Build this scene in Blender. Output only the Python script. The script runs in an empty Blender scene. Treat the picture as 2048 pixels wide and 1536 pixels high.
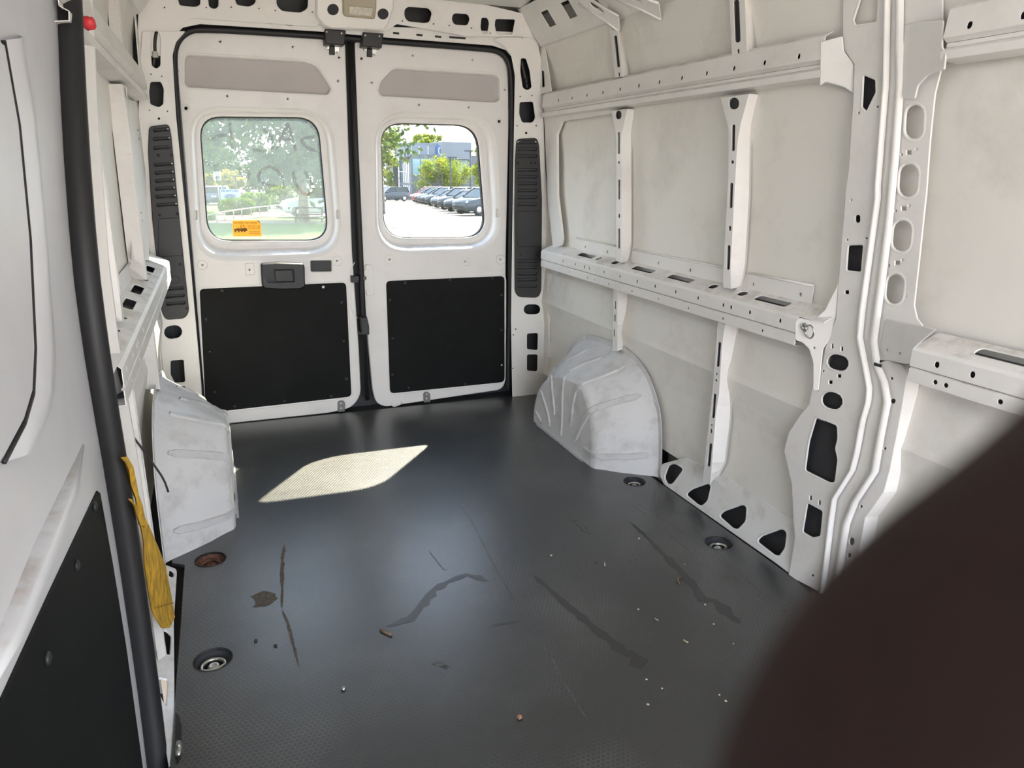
import bpy, bmesh, math, random
from mathutils import Vector, Matrix
from mathutils.geometry import delaunay_2d_cdt
random.seed(7)
scn = bpy.context.scene
COL = scn.collection
V = Vector

# ------------------------------------------------------------------ camera
FPX, CXP, CYP = 1464.0, 1024.0, 768.0
YAW, PITCH, ROLL = math.radians(21.66), math.radians(16.39), math.radians(-0.88)
CAM = V((-0.661, 0.0, 1.24))
_f = V((math.sin(YAW)*math.cos(PITCH), math.cos(YAW)*math.cos(PITCH), -math.sin(PITCH)))
_r0 = V((math.cos(YAW), -math.sin(YAW), 0)); _d0 = _f.cross(_r0)
_r = _r0*math.cos(ROLL) + _d0*math.sin(ROLL)
_d = -_r0*math.sin(ROLL) + _d0*math.cos(ROLL)
cam_data = bpy.data.cameras.new('camera'); cam = bpy.data.objects.new('camera', cam_data); COL.objects.link(cam)
cam_data.sensor_width = 36.0; cam_data.lens = FPX/2048*36.0
cam_data.clip_start = 0.004; cam_data.clip_end = 600
mw = Matrix(((_r.x, -_d.x, -_f.x), (_r.y, -_d.y, -_f.y), (_r.z, -_d.z, -_f.z))).to_4x4(); mw.translation = CAM
cam.matrix_world = mw
cam_data.dof.use_dof = True; cam_data.dof.focus_distance = 3.2; cam_data.dof.aperture_fstop = 24.0
scn.camera = cam

# ------------------------------------------------------------------ light
SUN_DIR = V((-0.54, -0.765, -1.0)).normalized()
sd = bpy.data.lights.new('sun', 'SUN'); sd.energy = 18.0; sd.angle = math.radians(0.55); sd.color = (1.0, 0.88, 0.68)
sun = bpy.data.objects.new('sun', sd); COL.objects.link(sun)
sun.rotation_euler = SUN_DIR.to_track_quat('-Z', 'Y').to_euler(); sun.location = (4, 10, 12)
w = bpy.data.worlds.new('sky'); scn.world = w; w.use_nodes = True
wn = w.node_tree.nodes; wl = w.node_tree.links; wn.clear()
wo = wn.new('ShaderNodeOutputWorld'); bg = wn.new('ShaderNodeBackground')
tc = wn.new('ShaderNodeTexCoord'); sx = wn.new('ShaderNodeSeparateXYZ'); rp_ = wn.new('ShaderNodeValToRGB')
wl.new(tc.outputs['Generated'], sx.inputs[0]); wl.new(sx.outputs['Z'], rp_.inputs[0])
rp_.color_ramp.elements[0].position = 0.0; rp_.color_ramp.elements[0].color = (0.92, 0.95, 1.0, 1)
rp_.color_ramp.elements[1].position = 0.8; rp_.color_ramp.elements[1].color = (0.50, 0.68, 1.0, 1)
wl.new(rp_.outputs[0], bg.inputs[0]); bg.inputs[1].default_value = 3.5; wl.new(bg.outputs[0], wo.inputs[0])
vs = scn.view_settings; vs.view_transform = 'Standard'; vs.look = 'None'; vs.exposure = 1.3; vs.gamma = 1.0; vs.use_curve_mapping = False

# ------------------------------------------------------------------ pixel -> place
def ray(x, y): return _r*((x-CXP)/FPX) + _d*((y-CYP)/FPX) + _f
class Plane:
    def __init__(s, o, u, v):
        s.o = V(o); s.u = V(u).normalized(); s.v = V(v); s.v = (s.v - s.u*s.v.dot(s.u)).normalized(); s.n = s.u.cross(s.v)
        if s.n.dot(CAM - s.o) < 0: s.n = -s.n
    def p(s, x, y):
        d = ray(x, y); t = (s.o-CAM).dot(s.n)/d.dot(s.n); q = CAM + d*t - s.o
        return (q.dot(s.u), q.dot(s.v))
    def w(s, u, v, h=0.0): return s.o + s.u*u + s.v*v + s.n*h
def PX(c): return Plane((c, 0, 0), (0, 1, 0), (0, 0, 1))
def PY(c): return Plane((0, c, 0), (1, 0, 0), (0, 0, 1))
def PZ(c): return Plane((0, 0, c), (1, 0, 0), (0, 1, 0))
def at(x, y, X=None, Y=None, Z=None):
    d = ray(x, y)
    t = (X-CAM.x)/d.x if X is not None else (Y-CAM.y)/d.y if Y is not None else (Z-CAM.z)/d.z
    return CAM + d*t
def crop(x0, y0, s): return lambda *p: [(x0+a/s, y0+b/s) for a, b in p]
cA = crop(0, 0, 2.9257); cB = crop(600, 0, 3.9385); cC = crop(360, 200, 5.6889); cD = crop(720, 220, 6.4)
cE = crop(360, 380, 5.6889); cF = crop(1000, 0, 3.9385); cG = crop(1500, 0, 3.7372); cH = crop(1000, 350, 2.8444)
cI = crop(1500, 380, 3.7372); cJ = crop(1400, 700, 3.1605); cK = crop(1000, 640, 5.12); cL = crop(140, 460, 5.12)
cM = crop(200, 740, 5.12); cN = crop(200, 1000, 2.8657); cO = crop(0, 800, 2.0870); cQ = crop(380, 480, 4.0425)
cR = crop(980, 250, 2.7927); cS = crop(270, 230, 2.6947); cT = crop(150, 0, 2.9538); cU = crop(620, 40, 10.24)
cV = crop(1180, 900, 3.9385); cW = crop(660, 480, 3.84); cX = crop(400, 820, 2.9257); cY = crop(600, 1000, 2.2756)

# ------------------------------------------------------------------ 2-D shape helpers
def rnd(pts, r, n=4):
    out = []; m = len(pts)
    for i in range(m):
        p = V((pts[i][0], pts[i][1], 0)); a = V((*pts[i-1][:2], 0)); b = V((*pts[(i+1) % m][:2], 0))
        da, db = a-p, b-p; la, lb = da.length, db.length
        k = min(r, la*0.48, lb*0.48)
        if k < 1e-9: out.append((p.x, p.y)); continue
        s, e = p+da/la*k, p+db/lb*k
        for j in range(n+1):
            t = j/n; q = s*(1-t)**2 + p*2*t*(1-t) + e*t*t; out.append((q.x, q.y))
    return out
def stad(cx, cy, w, h, a=0.0, n=6):
    r = min(w, h)/2; L = abs(h-w)/2; base = 0 if h >= w else math.pi/2; out = []
    for k in (0, 1):
        for j in range(n+1):
            t = math.pi*(j/n) + k*math.pi
            x, y = r*math.cos(t), r*math.sin(t) + (L if k == 0 else -L)
            c, s = math.cos(base), math.sin(base); x, y = x*c-y*s, x*s+y*c
            c, s = math.cos(math.radians(a)), math.sin(math.radians(a)); out.append((cx+x*c-y*s, cy+x*s+y*c))
    return out
def rect(cx, cy, w, h, a=0.0, r=0.0):
    c, s = math.cos(math.radians(a)), math.sin(math.radians(a))
    q = [(cx+x*c-y*s, cy+x*s+y*c) for x, y in ((-w/2, -h/2), (w/2, -h/2), (w/2, h/2), (-w/2, h/2))]
    return rnd(q, r, 3) if r else q
def dot(cx, cy, d, n=8): return [(cx+d/2*math.cos(6.2832*k/n), cy+d/2*math.sin(6.2832*k/n)) for k in range(n)]
def area(p): return sum(p[i-1][0]*p[i][1]-p[i][0]*p[i-1][1] for i in range(len(p)))/2
def offset(p, d):                     # d>0 grows a ccw loop
    out = []; n = len(p); s = 1 if area(p) > 0 else -1
    for i in range(n):
        a, b, c = V((*p[i-1],)), V((*p[i],)), V((*p[(i+1) % n],))
        e1, e2 = (b-a), (c-b)
        if e1.length < 1e-9: e1 = e2
        if e2.length < 1e-9: e2 = e1
        if e1.length < 1e-9: out.append(tuple(b)); continue
        e1.normalize(); e2.normalize()
        n1, n2 = V((e1.y, -e1.x))*s, V((e2.y, -e2.x))*s
        m = n1+n2
        if m.length < 1e-6: m = n1
        m.normalize(); k = d/max(0.5, m.dot(n1)); out.append((b.x+m.x*k, b.y+m.y*k))
    return out
def clean(p, eps=1e-5):
    out = []
    for q in p:
        if not out or math.hypot(q[0]-out[-1][0], q[1]-out[-1][1]) > eps: out.append(q)
    if len(out) > 2 and math.hypot(out[0][0]-out[-1][0], out[0][1]-out[-1][1]) <= eps: out.pop()
    return out
def fill(outer, holes):
    pts, cons = [], []
    for lp in [outer]+holes:
        b = len(pts); pts += [V(q) for q in lp]; cons.append(list(range(b, b+len(lp))))
    r = delaunay_2d_cdt(pts, [], cons, 0, 1e-7); vs, fs = r[0], r[2]
    def inside(c, lp):
        k = False; x, y = c
        for i in range(len(lp)):
            (x1, y1), (x2, y2) = lp[i-1], lp[i]
            if (y1 > y) != (y2 > y) and x < (x2-x1)*(y-y1)/(y2-y1)+x1: k = not k
        return k
    bb = [(min(q[0] for q in l), max(q[0] for q in l), min(q[1] for q in l), max(q[1] for q in l)) for l in holes]
    out = []
    for f in fs:
        c = (sum(vs[i][0] for i in f)/len(f), sum(vs[i][1] for i in f)/len(f))
        if not inside(c, outer): continue
        if any(b[0] <= c[0] <= b[1] and b[2] <= c[1] <= b[3] and inside(c, h) for b, h in zip(bb, holes)): continue
        out.append(f)
    return vs, out

# ------------------------------------------------------------------ mesh helpers
class MB:
    def __init__(s): s.v = []; s.f = []; s.sm = []; s.mi = []
    def add(s, vs, fs, smooth=False, mi=0):
        b = len(s.v); s.v += [tuple(q) for q in vs]
        for f in fs: s.f.append(tuple(i+b for i in f)); s.sm.append(smooth); s.mi.append(mi)
        return s
    def loft(s, loops, closed=True, smooth=True, cap0=False, cap1=False, mi=0):
        n = len(loops[0]); vs = [q for l in loops for q in l]; fs = []
        for i in range(len(loops)-1):
            for j in range(n if closed else n-1):
                k = (j+1) % n; fs.append((i*n+j, i*n+k, (i+1)*n+k, (i+1)*n+j))
        if cap0: fs.append(tuple(range(n-1, -1, -1)))
        if cap1: fs.append(tuple((len(loops)-1)*n+j for j in range(n)))
        return s.add(vs, fs, smooth, mi)
    def box(s, c, h, R=None, mi=0):
        c = V(c); vs = []
        for x in (-1, 1):
            for y in (-1, 1):
                for z in (-1, 1):
                    q = V((x*h[0], y*h[1], z*h[2])); q = R @ q if R else q; vs.append(c+q)
        return s.add(vs, [(0,1,3,2),(4,6,7,5),(0,4,5,1),(2,3,7,6),(0,2,6,4),(1,5,7,3)], False, mi)
    def rbox(s, pl, u, v, wu, wv, h0, h1, r=0.01, b=0.003, mi=0):   # rounded slab on a plane
        lp = rect(u, v, wu, wv, 0, r); s.slab(pl, lp, h0, h1, b, mi); return s
    def slab(s, pl, lp, h0, h1, b=0.002, mi=0):
        lp = clean(lp); inn = offset(lp, -b)
        A = [pl.w(*q, h0) for q in lp]; B = [pl.w(*q, h1-b) for q in lp]; Cc = [pl.w(*q, h1) for q in inn]
        s.loft([A, B, Cc], True, False, False, False, mi)
        vs, fs = fill(inn, []); s.add([pl.w(q[0], q[1], h1) for q in vs], fs, False, mi); return s
    def tube(s, path, r, n=8, closed=False, caps=True, mi=0, flat=1.0, up=V((0, 0, 1))):
        P = [V(p) for p in path]; m = len(P); loops = []; prev = None
        for i in range(m):
            if closed: t = P[(i+1) % m]-P[i-1]
            else: t = P[min(i+1, m-1)]-P[max(i-1, 0)]
            t.normalize()
            if prev is None:
                a = up if abs(t.dot(up)) < 0.9 else V((1, 0, 0)); x = (a-t*a.dot(t)).normalized()
            else: x = (prev-t*prev.dot(t)).normalized()
            prev = x; y = t.cross(x); rr = r[i] if isinstance(r, (list, tuple)) else r
            loops.append([P[i]+x*(rr*math.cos(6.28318*k/n))+y*(rr*flat*math.sin(6.28318*k/n)) for k in range(n)])
        if closed: loops.append(loops[0])
        return s.loft(loops, True, True, caps and not closed, caps and not closed, mi)
    def lathe(s, c, prof, ax=V((0, 0, 1)), n=16, mi=0, smooth=True):
        ax = V(ax).normalized(); a = V((1, 0, 0)) if abs(ax.x) < 0.9 else V((0, 1, 0)); x = (a-ax*a.dot(ax)).normalized(); y = ax.cross(x); c = V(c)
        loops = [[c+ax*h+x*(r*math.cos(6.28318*k/n))+y*(r*math.sin(6.28318*k/n)) for k in range(n)] for r, h in prof]
        return s.loft(loops, True, smooth, True, True, mi)
    def mirrored(s, off):
        m = MB(); m.v = [(off-x, y, z) for x, y, z in s.v]; m.f = [tuple(reversed(f)) for f in s.f]; m.sm = list(s.sm); m.mi = list(s.mi); return m
    def build(s, name, mat, parent=None, loc=None):
        me = bpy.data.meshes.new(name)
        vs = s.v if loc is None else [(x-loc[0], y-loc[1], z-loc[2]) for x, y, z in s.v]
        me.from_pydata(vs, [], s.f); me.polygons.foreach_set('use_smooth', s.sm)
        for m in (mat if isinstance(mat, (list, tuple)) else [mat]): me.materials.append(m)
        me.polygons.foreach_set('material_index', s.mi); me.validate(); me.update()
        o = bpy.data.objects.new(name, me); COL.objects.link(o)
        if loc is not None: o.location = loc
        if parent is not None:
            o.parent = parent
            if loc is None: o.matrix_parent_inverse = Matrix.Translation(-parent.location)
            else: o.location = V(loc)-parent.location
        return o
def tag(o, label, cat, group=None, kind=None):
    o['label'] = label; o['category'] = cat
    if group: o['group'] = group
    if kind: o['kind'] = kind
    return o
def empty(name, loc, label=None, cat=None, group=None, kind=None):
    o = bpy.data.objects.new(name, None); COL.objects.link(o); o.location = loc; o.empty_display_size = 0.05
    if label: tag(o, label, cat, group, kind)
    return o
def copy_tree(o, dloc, parent=None, label=None):
    c = o.copy(); COL.objects.link(c)
    if parent is None: c.location = o.location + V(dloc)
    else: c.parent = parent
    if label: c['label'] = label
    for ch in list(o.children): copy_tree(ch, dloc, c)
    return c

def sheet_mb(pl, outer, holes=(), th=0.003, bev=0.0015, lip=0.0, uv=False, mb=None):
    """pressed steel sheet with cut holes; outlines in pixels (uv=False) or plane metres"""
    mb = mb or MB()
    cv = (lambda l: clean([tuple(q) for q in l])) if uv else (lambda l: clean([pl.p(*q) for q in l]))
    lps = [cv(outer)]+[cv(h) for h in holes]
    inn = [offset(lps[0], -bev)]+[offset(h, bev) for h in lps[1:]]
    vs, fs = fill(inn[0], inn[1:])
    mb.add([pl.w(q[0], q[1]) for q in vs], fs)
    for lp, il in zip(lps, inn):
        mb.loft([[pl.w(*q) for q in il], [pl.w(*q, -bev) for q in lp], [pl.w(*q, -th) for q in lp]], True, False)
    if lip:
        for h in lps[1:]:
            xs = [q[0] for q in h]; ys = [q[1] for q in h]
            if min(max(xs)-min(xs), max(ys)-min(ys)) < 0.022: continue
            mb.loft([[pl.w(*q, 0.0003) for q in offset(h, lip*2.2)], [pl.w(*q, lip*0.45) for q in offset(h, lip*1.2)], [pl.w(*q, lip*0.3) for q in offset(h, lip*0.3)], [pl.w(*q, -lip*0.8) for q in h]], True, True)
    return mb
MIRX = 0.03
# ------------------------------------------------------------------ materials
def newmat(name):
    m = bpy.data.materials.new(name); m.use_nodes = True; nt = m.node_tree
    return m, nt, nt.nodes['Principled BSDF']
def node(nt, t, **k):
    n = nt.nodes.new(t)
    for a, b in k.items(): setattr(n, a, b)
    return n
def simple(name, col, rough=0.5, metal=0.0, spec=0.5, bump=None, var=0.0, vscale=20):
    m, nt, p = newmat(name); p.inputs['Base Color'].default_value = (*col, 1); p.inputs['Roughness'].default_value = rough
    p.inputs['Metallic'].default_value = metal; p.inputs['Specular IOR Level'].default_value = spec
    t = node(nt, 'ShaderNodeTexCoord')
    if var:
        nz = node(nt, 'ShaderNodeTexNoise'); nz.inputs['Scale'].default_value = vscale; nz.inputs['Detail'].default_value = 6
        nt.links.new(t.outputs['Object'], nz.inputs['Vector'])
        r = node(nt, 'ShaderNodeValToRGB'); r.color_ramp.elements[0].position = .3; r.color_ramp.elements[1].position = .7
        r.color_ramp.elements[0].color = (*[c*(1-var) for c in col], 1); r.color_ramp.elements[1].color = (*[min(1, c*(1+var)) for c in col], 1)
        nt.links.new(nz.outputs['Fac'], r.inputs[0]); nt.links.new(r.outputs[0], p.inputs['Base Color'])
    if bump:
        nz = node(nt, 'ShaderNodeTexNoise'); nz.inputs['Scale'].default_value = bump[0]; nz.inputs['Detail'].default_value = 4
        nt.links.new(t.outputs['Object'], nz.inputs['Vector'])
        b = node(nt, 'ShaderNodeBump'); b.inputs['Strength'].default_value = bump[1]; b.inputs['Distance'].default_value = 0.002
        nt.links.new(nz.outputs['Fac'], b.inputs['Height']); nt.links.new(b.outputs[0], p.inputs['Normal'])
    return m
def paint(name, col, rough=0.38, dirt=0.35, scratch=0.5, dscale=5.0, dcol=(0.30, 0.25, 0.20)):
    m, nt, p = newmat(name); L = nt.links.new
    t = node(nt, 'ShaderNodeTexCoord')
    n1 = node(nt, 'ShaderNodeTexNoise'); n1.inputs['Scale'].default_value = dscale; n1.inputs['Detail'].default_value = 9; n1.inputs['Roughness'].default_value = .68
    L(t.outputs['Object'], n1.inputs['Vector'])
    r1 = node(nt, 'ShaderNodeMapRange'); r1.inputs[1].default_value = .50; r1.inputs[2].default_value = .82; r1.inputs[3].default_value = 0; r1.inputs[4].default_value = dirt
    L(n1.outputs['Fac'], r1.inputs[0])
    mx = node(nt, 'ShaderNodeMix', data_type='RGBA'); mx.inputs[6].default_value = (*col, 1); mx.inputs[7].default_value = (*dcol, 1)
    L(r1.outputs[0], mx.inputs[0])
    # short dark scuffs: stretched noise, gated by a broad one
    mp = node(nt, 'ShaderNodeMapping'); mp.inputs['Scale'].default_value = (9, 9, 34); mp.inputs['Rotation'].default_value = (.5, .3, .4); L(t.outputs['Object'], mp.inputs[0])
    n2 = node(nt, 'ShaderNodeTexNoise'); n2.inputs['Scale'].default_value = 1.6; n2.inputs['Detail'].default_value = 5; n2.inputs['Roughness'].default_value = .72; L(mp.outputs[0], n2.inputs['Vector'])
    r2 = node(nt, 'ShaderNodeMapRange'); r2.inputs[1].default_value = .715; r2.inputs[2].default_value = .75; r2.inputs[4].default_value = scratch; L(n2.outputs['Fac'], r2.inputs[0])
    mx2 = node(nt, 'ShaderNodeMix', data_type='RGBA'); mx2.inputs[7].default_value = (.10, .085, .08, 1); L(mx.outputs[2], mx2.inputs[6]); L(r2.outputs[0], mx2.inputs[0])
    ge = node(nt, 'ShaderNodeNewGeometry'); sp_ = node(nt, 'ShaderNodeSeparateXYZ'); L(ge.outputs['Normal'], sp_.inputs[0])
    up = node(nt, 'ShaderNodeMapRange'); up.inputs[1].default_value = .75; up.inputs[2].default_value = .95; L(sp_.outputs['Z'], up.inputs[0])
    n3 = node(nt, 'ShaderNodeTexNoise'); n3.inputs['Scale'].default_value = 11; n3.inputs['Detail'].default_value = 8; n3.inputs['Roughness'].default_value = .7; L(t.outputs['Object'], n3.inputs['Vector'])
    r3 = node(nt, 'ShaderNodeMapRange'); r3.inputs[1].default_value = .46; r3.inputs[2].default_value = .66; r3.inputs[4].default_value = .6; L(n3.outputs['Fac'], r3.inputs[0])
    dm = node(nt, 'ShaderNodeMath', operation='MULTIPLY'); L(up.outputs[0], dm.inputs[0]); L(r3.outputs[0], dm.inputs[1])
    mx3 = node(nt, 'ShaderNodeMix', data_type='RGBA'); mx3.inputs[7].default_value = (.33, .25, .18, 1); L(mx2.outputs[2], mx3.inputs[6]); L(dm.outputs[0], mx3.inputs[0])
    L(mx3.outputs[2], p.inputs['Base Color'])
    rr = node(nt, 'ShaderNodeMapRange'); rr.inputs[3].default_value = rough-.08; rr.inputs[4].default_value = rough+.2; L(n1.outputs['Fac'], rr.inputs[0]); L(rr.outputs[0], p.inputs['Roughness'])
    return m
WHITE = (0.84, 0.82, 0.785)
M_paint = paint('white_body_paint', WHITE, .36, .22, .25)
M_skin = paint('white_panel_paint', (0.83, 0.805, 0.745), .46, .36, .6, 3.0)
M_sill = paint('scuffed_sill_paint', (0.76, 0.75, 0.73), .5, .7, .7, 9.0)
M_arch = paint('scuffed_arch_paint', (0.66, 0.655, 0.65), .42, .62, .95, 7.0, (.22, .19, .17))
M_sdoor = paint('shaded_white_door_paint', (0.62, 0.625, 0.645), .34, .12, .15)  # same white as the other doors, darkened and cooled for its weaker light
M_recess = paint('grey_recess_paint', (0.50, 0.47, 0.46), .5, .15, .1)  # recess panel greyer than the door around it
M_rib = paint('worn_rib_paint', (0.58, 0.575, 0.57), .5, .7, .95, 12.0, (.22, .19, .17))
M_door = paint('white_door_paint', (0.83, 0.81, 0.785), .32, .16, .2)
M_roof = paint('grey_white_roof_paint', (0.70, 0.71, 0.67), .5, .3, .1)
M_rubber = simple('black_rubber_seal', (.012, .012, .013), .55)
M_plastic = simple('black_moulded_plastic', (.02, .021, .022), .45, bump=(900, .25))
M_hard = simple('black_hardboard_lining', (.0045, .005, .0047), .6, 0, .2, var=.35, vscale=9, bump=(700, .3))
M_dark = simple('cavity_shade_dark_grey', (.035, .036, .04), .8)  # dark colour puts shade into the cavities; also used on plain dark parts
M_chrome = simple('zinc_plated_steel', (.62, .61, .58), .28, 1.0)
M_rust = simple('rusty_steel', (.16, .07, .045), .75, .2, var=.6, vscale=60)
M_wire = simple('black_cable', (.012, .012, .012), .5)
M_tape = simple('cloth_tape', (.55, .52, .47), .7)
M_gap = simple('opening_shade_dark_grey', (.045, .047, .05), .6)  # dark grey standing for shade inside openings; also on real dark parts
M_gasket = simple('window_gasket', (.01, .01, .011), .4)
M_lampbody = simple('beige_lamp_plastic', (.42, .37, .27), .5)
M_lens = simple('frosted_lamp_lens', (.50, .47, .38), .25, var=.2, vscale=120)

def floor_mat():
    m, nt, p = newmat('black_honeycomb_floor_lining'); L = nt.links.new
    t = node(nt, 'ShaderNodeTexCoord'); S = 0.0125
    sc = node(nt, 'ShaderNodeVectorMath', operation='SCALE'); sc.inputs['Scale'].default_value = 1/S; L(t.outputs['Object'], sc.inputs[0])
    per = (1.0, 1.7320508, 1.0)
    def cell(off):
        a = node(nt, 'ShaderNodeVectorMath', operation='ADD'); a.inputs[1].default_value = off; L(sc.outputs[0], a.inputs[0])
        w_ = node(nt, 'ShaderNodeVectorMath', operation='WRAP'); w_.inputs[1].default_value = (.5, .8660254, .5); w_.inputs[2].default_value = (-.5, -.8660254, -.5); L(a.outputs[0], w_.inputs[0])
        f = node(nt, 'ShaderNodeVectorMath', operation='MULTIPLY'); f.inputs[1].default_value = (1, 1, 0); L(w_.outputs[0], f.inputs[0])
        ln = node(nt, 'ShaderNodeVectorMath', operation='LENGTH'); L(f.outputs[0], ln.inputs[0])
        ab = node(nt, 'ShaderNodeVectorMath', operation='ABSOLUTE'); L(f.outputs[0], ab.inputs[0])
        d1 = node(nt, 'ShaderNodeVectorMath', operation='DOT_PRODUCT'); d1.inputs[1].default_value = (.5, .8660254, 0); L(ab.outputs[0], d1.inputs[0])
        d2 = node(nt, 'ShaderNodeVectorMath', operation='DOT_PRODUCT'); d2.inputs[1].default_value = (1, 0, 0); L(ab.outputs[0], d2.inputs[0])
        mx = node(nt, 'ShaderNodeMath', operation='MAXIMUM'); L(d1.outputs['Value'], mx.inputs[0]); L(d2.outputs['Value'], mx.inputs[1])
        return mx.outputs[0]
    mn = node(nt, 'ShaderNodeMath', operation='MINIMUM'); L(cell((0, 0, 0)), mn.inputs[0]); L(cell((.5, .8660254, 0)), mn.inputs[1])
    edge = node(nt, 'ShaderNodeMapRange'); edge.inputs[1].default_value = .40; edge.inputs[2].default_value = .47; L(mn.outputs[0], edge.inputs[0])
    n1 = node(nt, 'ShaderNodeTexNoise'); n1.inputs['Scale'].default_value = 1.7; n1.inputs['Detail'].default_value = 8; n1.inputs['Roughness'].default_value = .6; L(t.outputs['Object'], n1.inputs['Vector'])
    dust = node(nt, 'ShaderNodeMapRange'); dust.inputs[1].default_value = .47; dust.inputs[2].default_value = .72; L(n1.outputs['Fac'], dust.inputs[0])
    n2 = node(nt, 'ShaderNodeTexNoise'); n2.inputs['Scale'].default_value = 26; n2.inputs['Detail'].default_value = 8; n2.inputs['Roughness'].default_value = .7; L(t.outputs['Object'], n2.inputs['Vector'])
    c1 = node(nt, 'ShaderNodeValToRGB'); c1.color_ramp.elements[0].position = .3; c1.color_ramp.elements[1].position = .75
    c1.color_ramp.elements[0].color = (.010, .011, .012, 1); c1.color_ramp.elements[1].color = (.020, .022, .024, 1); L(n2.outputs['Fac'], c1.inputs[0])
    k = node(nt, 'ShaderNodeMath', operation='MULTIPLY'); L(edge.outputs[0], k.inputs[0]); L(dust.outputs[0], k.inputs[1])
    k2 = node(nt, 'ShaderNodeMath', operation='MULTIPLY'); k2.inputs[1].default_value = .8; L(k.outputs[0], k2.inputs[0])
    mx = node(nt, 'ShaderNodeMix', data_type='RGBA'); mx.inputs[7].default_value = (.17, .18, .185, 1); L(c1.outputs[0], mx.inputs[6]); L(k2.outputs[0], mx.inputs[0])
    d3 = node(nt, 'ShaderNodeMath', operation='MULTIPLY'); d3.inputs[1].default_value = .12; L(dust.outputs[0], d3.inputs[0])
    mx2 = node(nt, 'ShaderNodeMix', data_type='RGBA'); mx2.inputs[7].default_value = (.19, .19, .18, 1); L(mx.outputs[2], mx2.inputs[6]); L(d3.outputs[0], mx2.inputs[0])
    L(mx2.outputs[2], p.inputs['Base Color'])
    rr = node(nt, 'ShaderNodeMapRange'); rr.inputs[3].default_value = .34; rr.inputs[4].default_value = .52; L(n2.outputs['Fac'], rr.inputs[0]); L(rr.outputs[0], p.inputs['Roughness'])
    p.inputs['Specular IOR Level'].default_value = .7; p.inputs['Coat Weight'].default_value = .65; p.inputs['Coat Roughness'].default_value = .30; p.inputs['Coat IOR'].default_value = 1.65
    b = node(nt, 'ShaderNodeBump'); b.inputs['Strength'].default_value = .4; b.inputs['Distance'].default_value = .0008; L(edge.outputs[0], b.inputs['Height']); L(b.outputs[0], p.inputs['Normal'])
    return m
M_floor = floor_mat()

# ================================================================== STRUCTURE
# floor lining -------------------------------------------------------
floor = MB()
fl_out = [(-0.861, -1.3), (0.95, -1.3), (0.95, 3.70), (-0.90, 3.70), (-0.90, 2.36), (-0.861, 2.33)]
RINGS = [at(421, 1119, Z=0), at(426, 1319, Z=0), at(1437, 1086, Z=0), at(1269, 963, Z=0)]
RR = [0.047, 0.047, 0.046, 0.044]
sheet_mb(PZ(0.0), fl_out, [dot(r.x, r.y, 2*q, 28) for r, q in zip(RINGS, RR)], .009, .002, 0, True, floor)
floor = tag(floor.build('floor', M_floor), 'black honeycomb cargo floor lining between the two wheel arches', 'floor', kind='structure')
mb = MB(); mb.box((0.065, 1.2, -0.035), (.935, 2.55, 0.006)); mb.build('subfloor', simple('dark_rusty_subfloor', (.055, .036, .028), .9, var=.5, vscale=30), floor)
mb = MB(); mb.box((0, 3.78, -0.03), (0.86, 0.075, 0.02)); mb.build('rear_threshold', M_dark, floor)

# right / left wall --------------------------------------------------
WR = empty('wall_right', (0.98, 1.8, 0), 'bare white steel van side with ribs, no window, behind a wheel arch', 'wall', kind='structure')
WL = empty('wall_left', (-0.95, 2.6, 0), 'narrow bare white steel van side between black door seal and rear vent cover', 'wall', kind='structure')
def both(mb, name, mat, left=True):
    o = mb.build(name, mat, WR)
    if left: mb.mirrored(MIRX).build(name, mat, WL)
    return o
SK = 0.985
YR = 3.70
def quadstrip(prof, y0, y1, ny=1):        # profile list of (X,z)
    m = MB(); loops = [[(x, y0+(y1-y0)*i/ny, z) for x, z in prof] for i in range(ny+1)]
    return m.loft(loops, False, False)
bays = [(2.80, YR), (2.05, 2.80), (1.575, 2.05)]
for i, (a, b) in enumerate(bays):
    both(quadstrip([(SK, .83), (SK+.004, 1.0), (SK+.002, 1.3), (SK-.012, 1.52)], a, b), 'wall_panel', M_skin)
    both(quadstrip([(SK-.012, 1.50), (.968, 1.6), (.955, 1.72), (.925, 1.86), (.88, 1.95)], a, b), 'wall_panel', M_skin)
    both(quadstrip([(SK+.02, .80), (SK, .70), (.972, .56), (.968, .54), (.982, .47), (.990, .40), (.992, .12)], a, b), 'wall_panel', M_skin)
for a, b, X in ((-1.3, 1.48, 1.0),):
    quadstrip([(X, .83), (X+.004, 1.0), (X, 1.3), (X-.015, 1.52)], a, b).build('wall_panel', M_skin, WR)
    quadstrip([(.99, 1.50), (.97, 1.6), (.955, 1.72), (.925, 1.86), (.88, 1.95)], a, b).build('wall_panel', M_skin, WR)
    quadstrip([(1.02, .80), (1.0, .70), (.985, .56), (.98, .54), (.995, .46), (1.0, .40), (1.0, -.02)], a, b).build('wall_panel', M_skin, WR)
def body_box(x0, x1, xo, y0, y1):          # closed outer body: side, floor and end plates
    m = MB(); m.box((xo, (y0+y1)/2, .93), (.003, (y1-y0)/2, 1.08)); a, b = min(x0, xo), max(x0, xo)
    m.box(((a+b)/2, (y0+y1)/2, -.13), ((b-a)/2, (y1-y0)/2, .003)); m.box(((a+b)/2, y1, .93), ((b-a)/2, .003, 1.08)); m.box(((a+b)/2, y0, .93), ((b-a)/2*.3, .003, 1.08)); return m
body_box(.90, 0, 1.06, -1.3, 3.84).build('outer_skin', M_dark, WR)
body_box(-.86, 0, -1.04, 1.50, 3.84).build('outer_skin', M_dark, WL)

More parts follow.
